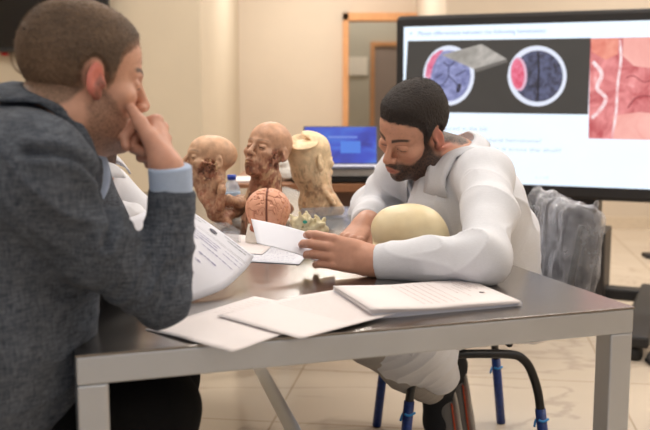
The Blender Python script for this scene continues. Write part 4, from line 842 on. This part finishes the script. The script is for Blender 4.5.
for kn in (kn_n, kn_f):
    S = Shape(); S.chain([kn + A(-.06, .01, -.515), kn + A(.06, .01, -.525), kn + A(.14, .01, -.535)], [.042, .038, .026], .02); S.cone(kn + A(-.05, .01, -.5), kn + A(-.035, .01, -.44), .045, .045, .02); S.fn(lambda p: .002 - p[:, 2], .002)
    S.build('shoe', .005, M_sock, man)
# ---- the man in the white coat with the short dark beard
gM = head_axes(180 + 49, 26, -15); gK = .935; gT = P(413, 131, 2.40)
n0 = gM @ (A(0, -.035, -.07) * gK) + gT; ng = head_axes(230, 29, 3) @ (A(0, -.035, -.07) * .94) + P(416, 133, 2.40); n1 = A(.335, 2.45, .905); hipr = A(.455, 2.74, .53)
r_sh = A(.215, 2.61, .885); l_sh = A(.385, 2.27, .90); l_el = PZ(483, 258, ZT + .054); l_wr = P(373, 261, 1.945); r_el = A(.125, 2.66, ZT + .05); r_wr = P(365, 224, 2.37)
RHY = [-.12, -.085, -.06, -.034, -.012, .012, .018, .031, .038, .050, .075, .10]; RHZ = [-.060, -.058, -.045, -.03, -.005, .0, -.020, -.014, .036, .057, .071, .075]
B = Shape(); head(B, gM, gT, gK, jaw=1.0)
B.chain([n0, n1], [.056, .066], .03); B.cone(gM @ (A(0, .03, -.085) * gK) + gT, n1 + A(-.05, -.02, .0), .032, .045, .03)
B.chain([n1, A(.41, 2.62, .72), hipr], [.08, .10, .115], .05); B.chain([n1, l_sh, l_el, l_wr], [.05, .045, .036, .0285], .03); B.chain([n1, r_sh, r_el, r_wr], [.05, .045, .034, .026], .03)
k_l = A(.135, 2.42, .47); k_r = A(.12, 2.66, .47); a_l = P(434, 390, 2.70); a_r = P(446, 372, 2.86)
for kn, an, h_ in ((k_l, a_l, hipr + A(0, -.10, -.02)), (k_r, a_r, hipr + A(0, .08, -.02))): B.chain([h_, kn, an], [.08, .055, .038], .03); B.cone(an, an + A(.03, .01, -.17), .034, .03, .02)
Ml = axes_yz(P(325, 250, 1.955) - l_wr, A(.05, -.92, .30)); hand(B, Ml, l_wr, 1, .97, ((22, 30, 16), (24, 32, 18), (26, 34, 20), (30, 36, 22)), (4, 1, -2, -4), [(.016, .02, -.016), (.028, .055, -.032), (.030, .085, -.040), (.030, .11, -.040)], 1.03)
Mr = axes_yz(A(-.40, -.80, -.30), A(.05, -.22, 1)); hand(B, Mr, r_wr, -1, .95, ((40, 42, 22), (44, 46, 24), (46, 46, 24), (46, 44, 22)), (8, 1, -5, -11), [(.018, .02, -.008), (.036, .05, -.014), (.042, .078, -.022), (.040, .10, -.030)])
def rm_col(V, N): return face_colour(V, N, gM, gT, gK, (200, 148, 124), (30, 24, 22), 1.0, (196, 126, 106), brow=(30, 22, 20), seed=7, stub=.8, scalp=(RHY, RHZ, (52, 40, 34)))
guy = B.build('person', .0021, M_skin, None, rm_col)
tag(guy, 'young man with a short dark beard in a white lab coat reading a sheet', 'person')
HS = hair(gM, gT, gK, RHY, RHZ, .0085, .006, .045)
def rhair(V, N):
    l = locals_of(gM, gT, gK)(V); z = l[:, 2]; g = fbm(l * A(60, 30, 60), 19, 3); c = np.tile(lin((40, 31, 27)), (len(V), 1)); c = mixc(c, np.clip(sst(.035, -.03, z + .01 * g) * .45, 0, 1), (92, 70, 58)); return c * (1 + .18 * g)[:, None]
HS.build('hair', .0021, M_hair, guy, rhair, lambda V, N: strands(V, N, 13, .0013)); short_strands(guy.children[0], gM, 15000, .0065, .0005, A(0, .6, -.5), 2)
up_c = unit(ng - n1 + A(.02, .0, .05)); Lx = unit(A(.44, -.90, 0)); S = Shape()
for q in (-.085, 0, .085): S.chain([hipr + Lx * q * 1.2, A(.425, 2.65, .70) + Lx * q, A(.375, 2.54, .81) + Lx * q * 1.0, n1 + Lx * q * .6 + A(.005, .0, -.045)], [.130, .120, .110, .074], .05)
S.cone(n1 + A(.01, 0, -.025), l_sh, .066, .060, .05); S.cone(n1 + A(.01, 0, -.025), r_sh, .066, .060, .05); S.ell(l_sh + A(.0, .01, -.008), .068, .04); S.chain([n1 + A(-.035, -.02, -.035), A(.30, 2.40, .80), A(.32, 2.46, .68)], [.064, .085, .10], .04)
S.chain([l_sh, (l_sh + l_el) / 2 + A(.012, 0, 0), l_el], [.064, .058, .049], .035); cf = P(383, 261, 1.946)
S.chain([l_el, (l_el + cf) / 2, cf + A(.03, 0, 0)], [.052, .046, .041], .03); S.cap(l_el * .35 + cf * .65, P(377, 262, 1.945), .043, .0385, .012)
S.chain([r_sh, r_el], [.066, .052], .03); S.chain([r_el, r_wr + A(.02, .08, .012)], [.052, .042], .03); S.cap(r_el * .4 + r_wr * .6, r_wr * .88 + r_el * .12, .043, .037, .012)
S.chain([hipr + A(0, -.10, -.03), k_l + A(.06, 0, .0)], [.105, .088], .04); S.chain([hipr + A(0, .08, -.03), k_r + A(.06, 0, .0)], [.10, .085], .04)
S.fn(lambda p: -(np.linalg.norm((p - (n1 + up_c * .108 + A(-.012, -.006, 0))) / A(1, 1, 1.1), axis=1) - .080), .010)
coat = S.build('lab_coat', .0036, M_coat, guy, None, folds([(l_el + A(0, 0, .03), .10, A(.5, .3, -.8), 20, 0.0114), ((l_sh + l_el) / 2, .11, A(.3, .2, 1), 13, 0.0104), ((l_el + cf) / 2, .12, A(.30, 0, .95), 9, 0.0076), (l_sh + A(-.04, 0, -.05), .10, A(1, 0, -.3), 15, 0.0095),
      (r_el, .12, A(.3, -.6, .9), 18, 0.0114), (r_sh + A(-.02, -.06, -.07), .1, A(.4, -.5, .8), 15, 0.0095), (A(.35, 2.42, .80), .14, A(.8, -.5, .1), 11, 0.0114), (A(.5, 2.5, .8), .18, A(.3, 0, 1), 9, 0.0095), (k_l, .2, A(1, 0, .3), 12, 0.0152)]))
cz_ = S; fr = A(-.86, -.5, -.25)
rprof = [(0, .072, -.045, .110, -.115), (28, .070, -.030, .124, -.110), (55, .067, -.012, .118, -.066), (90, .065, .002, .102, -.030), (180, .064, .022, .092, -.006)]
collar('coat_collar', n1 + A(-.006, -.004, .052), up_c, fr, rprof, M_coat, guy, .0035, 12, cz_, .005)
S = Shape(); S.cone(n1 + A(-.035, -.02, -.02), A(.30, 2.40, .82), .062, .07, .02); S.fn(lambda p: -(np.linalg.norm(p - (ng + A(-.03, -.02, .0)), axis=1) - .078), .01); S.build('undershirt', .004, M_maroon, guy)
S = Shape()
for kn, an, h_ in ((k_l, a_l, hipr + A(0, -.10, -.03)), (k_r, a_r, hipr + A(0, .08, -.03))): S.chain([h_, kn], [.10, .080], .03); S.chain([kn, (kn + an) / 2, an + (kn - an) * .12], [.080, .072, .058], .03)
S.build('trousers', .0045, M_scrub, guy, None, folds([(k_l, .2, A(.6, .3, 1), 14, .007), (a_l + A(-.05, -.05, .06), .12, A(.6, .4, -.7), 18, .006)]))
S = Shape(); S.chain([k_l + A(.10, .02, -.02), A(.27, 2.50, .40), A(.325, 2.56, .315)], [.10, .085, .055], .04); S.chain([k_l + A(.02, .0, .0), A(.2, 2.48, .41)], [.084, .082], .04)
S.build('coat_hem', .004, M_coat, guy, None, folds([(A(.25, 2.45, .40), .16, A(.7, .2, -.6), 22, .007)]))
for an, tip in ((a_l, A(.03, .02, -.20)), (a_r, A(.03, .02, -.20))):
    S = Shape(); S.chain([an + (k_l - a_l) * .16, an + A(.012, .005, .02), an + tip * .5, an + tip], [.054, .052, .042, .032], .02); S.build('sock', .004, M_sock, guy)
    f = unit(tip); b = unit(A(1, .12, .1)); b = unit(b - f * np.dot(b, f)); R = np.stack([b, np.cross(f, b), f], 1)
    S = Shape().frame(R, an + A(.015, 0, -.02)); S.ell((.005, 0, .02), (.036, .040, .055), .03); S.ell((.01, 0, .10), (.030, .044, .09), .03); S.ell((.012, 0, .19), (.026, .046, .06), .03); S.fn(lambda p: -(p[:, 2] - .004), .003); sh = S.frame().build('trainer', .0035, M_shoe, guy)
    S = Shape().frame(R, an + A(.015, 0, -.02)); S.ell((.041, 0, .07), (.013, .043, .115), .01); S.ell((.041, 0, .18), (.013, .049, .075), .02); S.fn(lambda p: -(p[:, 2] - .003), .003); S.frame().build('sole', .0035, M_sole, sh)
    S = Shape().frame(R, an + A(.015, 0, -.02)); S.box((.027, 0, .10), (.0025, .0475, .09), .004); S.fn(lambda p: -(p[:, 2] - .004), .003); S.frame().build('stripe', .0035, M_orange, sh)
# ---- the third person, beyond the man in the blazer
pM = head_axes(80, 22, 0); pK = .95; pT = P(88, 100, 2.10)
q0 = pM @ (A(0, -.03, -.07) * pK) + pT; q1 = A(-.56, 2.10, .93); hp = A(-.80, 2.1, .52)
sr = A(-.54, 1.94, .86); sl = A(-.54, 2.27, .86); er = P(128, 228, 2.02); el2 = A(-.42, 2.28, ZT + .05); wr = P(150, 236, 2.16); wl = A(-.36, 2.34, ZT + .035)
B = Shape(); head(B, pM, pT, pK); B.chain([q0, q1], [.055, .066], .03); B.chain([q1, A(-.69, 2.1, .74), hp], [.08, .1, .115], .05)
for a, b, c in ((sr, er, wr), (sl, el2, wl)): B.chain([q1, a, b, c], [.05, .045, .034, .026], .03)
Mp = axes_yz(A(-.1, .95, -.12), A(0, .1, 1)); hand(B, Mp, wr, -1, .93); hand(B, Mp, wl, 1, .93)
for dy in (-.09, .09): B.chain([hp + A(0, dy, 0), A(-.44, 2.1 + dy, .50), A(-.52, 2.1 + dy, .08)], [.08, .055, .04], .03); B.cone(A(-.52, 2.1 + dy, .045), A(-.36, 2.1 + dy, .03), .036, .03, .02)
tp = B.build('person', .004, M_skin, None, lambda V, N: face_colour(V, N, pM, pT, pK, (196, 146, 122), (44, 30, 26), 1.0, seed=5, stub=.85))
tag(tp, 'person in a white coat seated mostly hidden behind the man in the blazer', 'person')
hair(pM, pT, pK, [-.12, -.085, -.06, -.034, -.012, .012, .018, .030, .036, .052, .075, .10], [-.065, -.06, -.045, -.03, -.005, .0, -.012, -.01, .030, .048, .062, .066], .008, .006).build('hair', .004, M_hair, tp, lambda V, N: np.tile(lin((42, 32, 28)), (len(V), 1)))
S = Shape()
for dy in (-.08, 0, .08): S.chain([hp + A(0, dy, 0), A(-.69, 2.1 + dy, .74), q1 + A(-.02, dy * .6, -.04)], [.14, .13, .08], .05)
S.chain([q1, sr, er], [.07, .068, .05], .03); S.chain([er, wr + A(-.02, 0, .003)], [.048, .036], .03); S.chain([q1, sl, el2, wl + A(-.03, 0, 0)], [.07, .068, .05, .037], .03)
for dy in (-.09, .09): S.chain([hp + A(0, dy, 0), A(-.50, 2.1 + dy, .50)], [.10, .085], .03)
S.fn(lambda p: -(np.linalg.norm(p - (q0 + A(-.01, 0, .03)), axis=1) - .085), .015)
S.build('lab_coat', .0045, M_coat, tp, None, folds([(er, .12, A(.8, 0, -.5), 20, .007), ((sr + er) / 2, .12, A(.3, 0, 1), 16, .006), (P(115, 190, 1.95), .15, A(.9, 0, .5), 16, .006)]))
collar('coat_collar', q1 + A(.008, 0, .055), unit(q0 - q1), A(1, 0, -.25), [(0, .075, -.06, .1, -.09), (60, .07, -.02, .1, -.06), (180, .064, .02, .086, -.012)], M_coat, tp, .0035, 14)
S = Shape()
for dy in (-.09, .09): S.chain([A(-.50, 2.1 + dy, .49), A(-.44, 2.1 + dy, .49), A(-.52, 2.1 + dy, .12)], [.08, .075, .055], .03)
S.build('trousers', .006, M_scrub, tp)
# ------------------------------------------------------------------ camera and light
cam = bpy.data.cameras.new('camera'); co = bpy.data.objects.new('camera', cam); C.objects.link(co); cam.sensor_width = 36; cam.lens = 36 * FPX / 650; cam.clip_start = .05
co.location = (0, 0, H); co.rotation_euler = (PI / 2 - PITCH, 0, 0); sc = bpy.context.scene; sc.camera = co
cam.dof.use_dof = True; cam.dof.focus_distance = 2.15; cam.dof.aperture_fstop = 4.2
w = bpy.data.worlds.new('room_air'); w.use_nodes = True; w.node_tree.nodes['Background'].inputs[0].default_value = (1, .93, .85, 1); w.node_tree.nodes['Background'].inputs[1].default_value = .3; sc.world = w
for x, y, z, s1, s2, e, c in AREAS:
    l = bpy.data.lights.new('ceiling_panel', 'AREA'); l.shape = 'RECTANGLE'; l.size = s1; l.size_y = s2; l.energy = e; l.color = c; o = bpy.data.objects.new('ceiling_panel_light', l); C.objects.link(o); o.location = (x, y, z)
sc.view_settings.view_transform = 'Standard'; sc.view_settings.look = 'None'; sc.view_settings.exposure = EXPO; sc.view_settings.gamma = 1.0
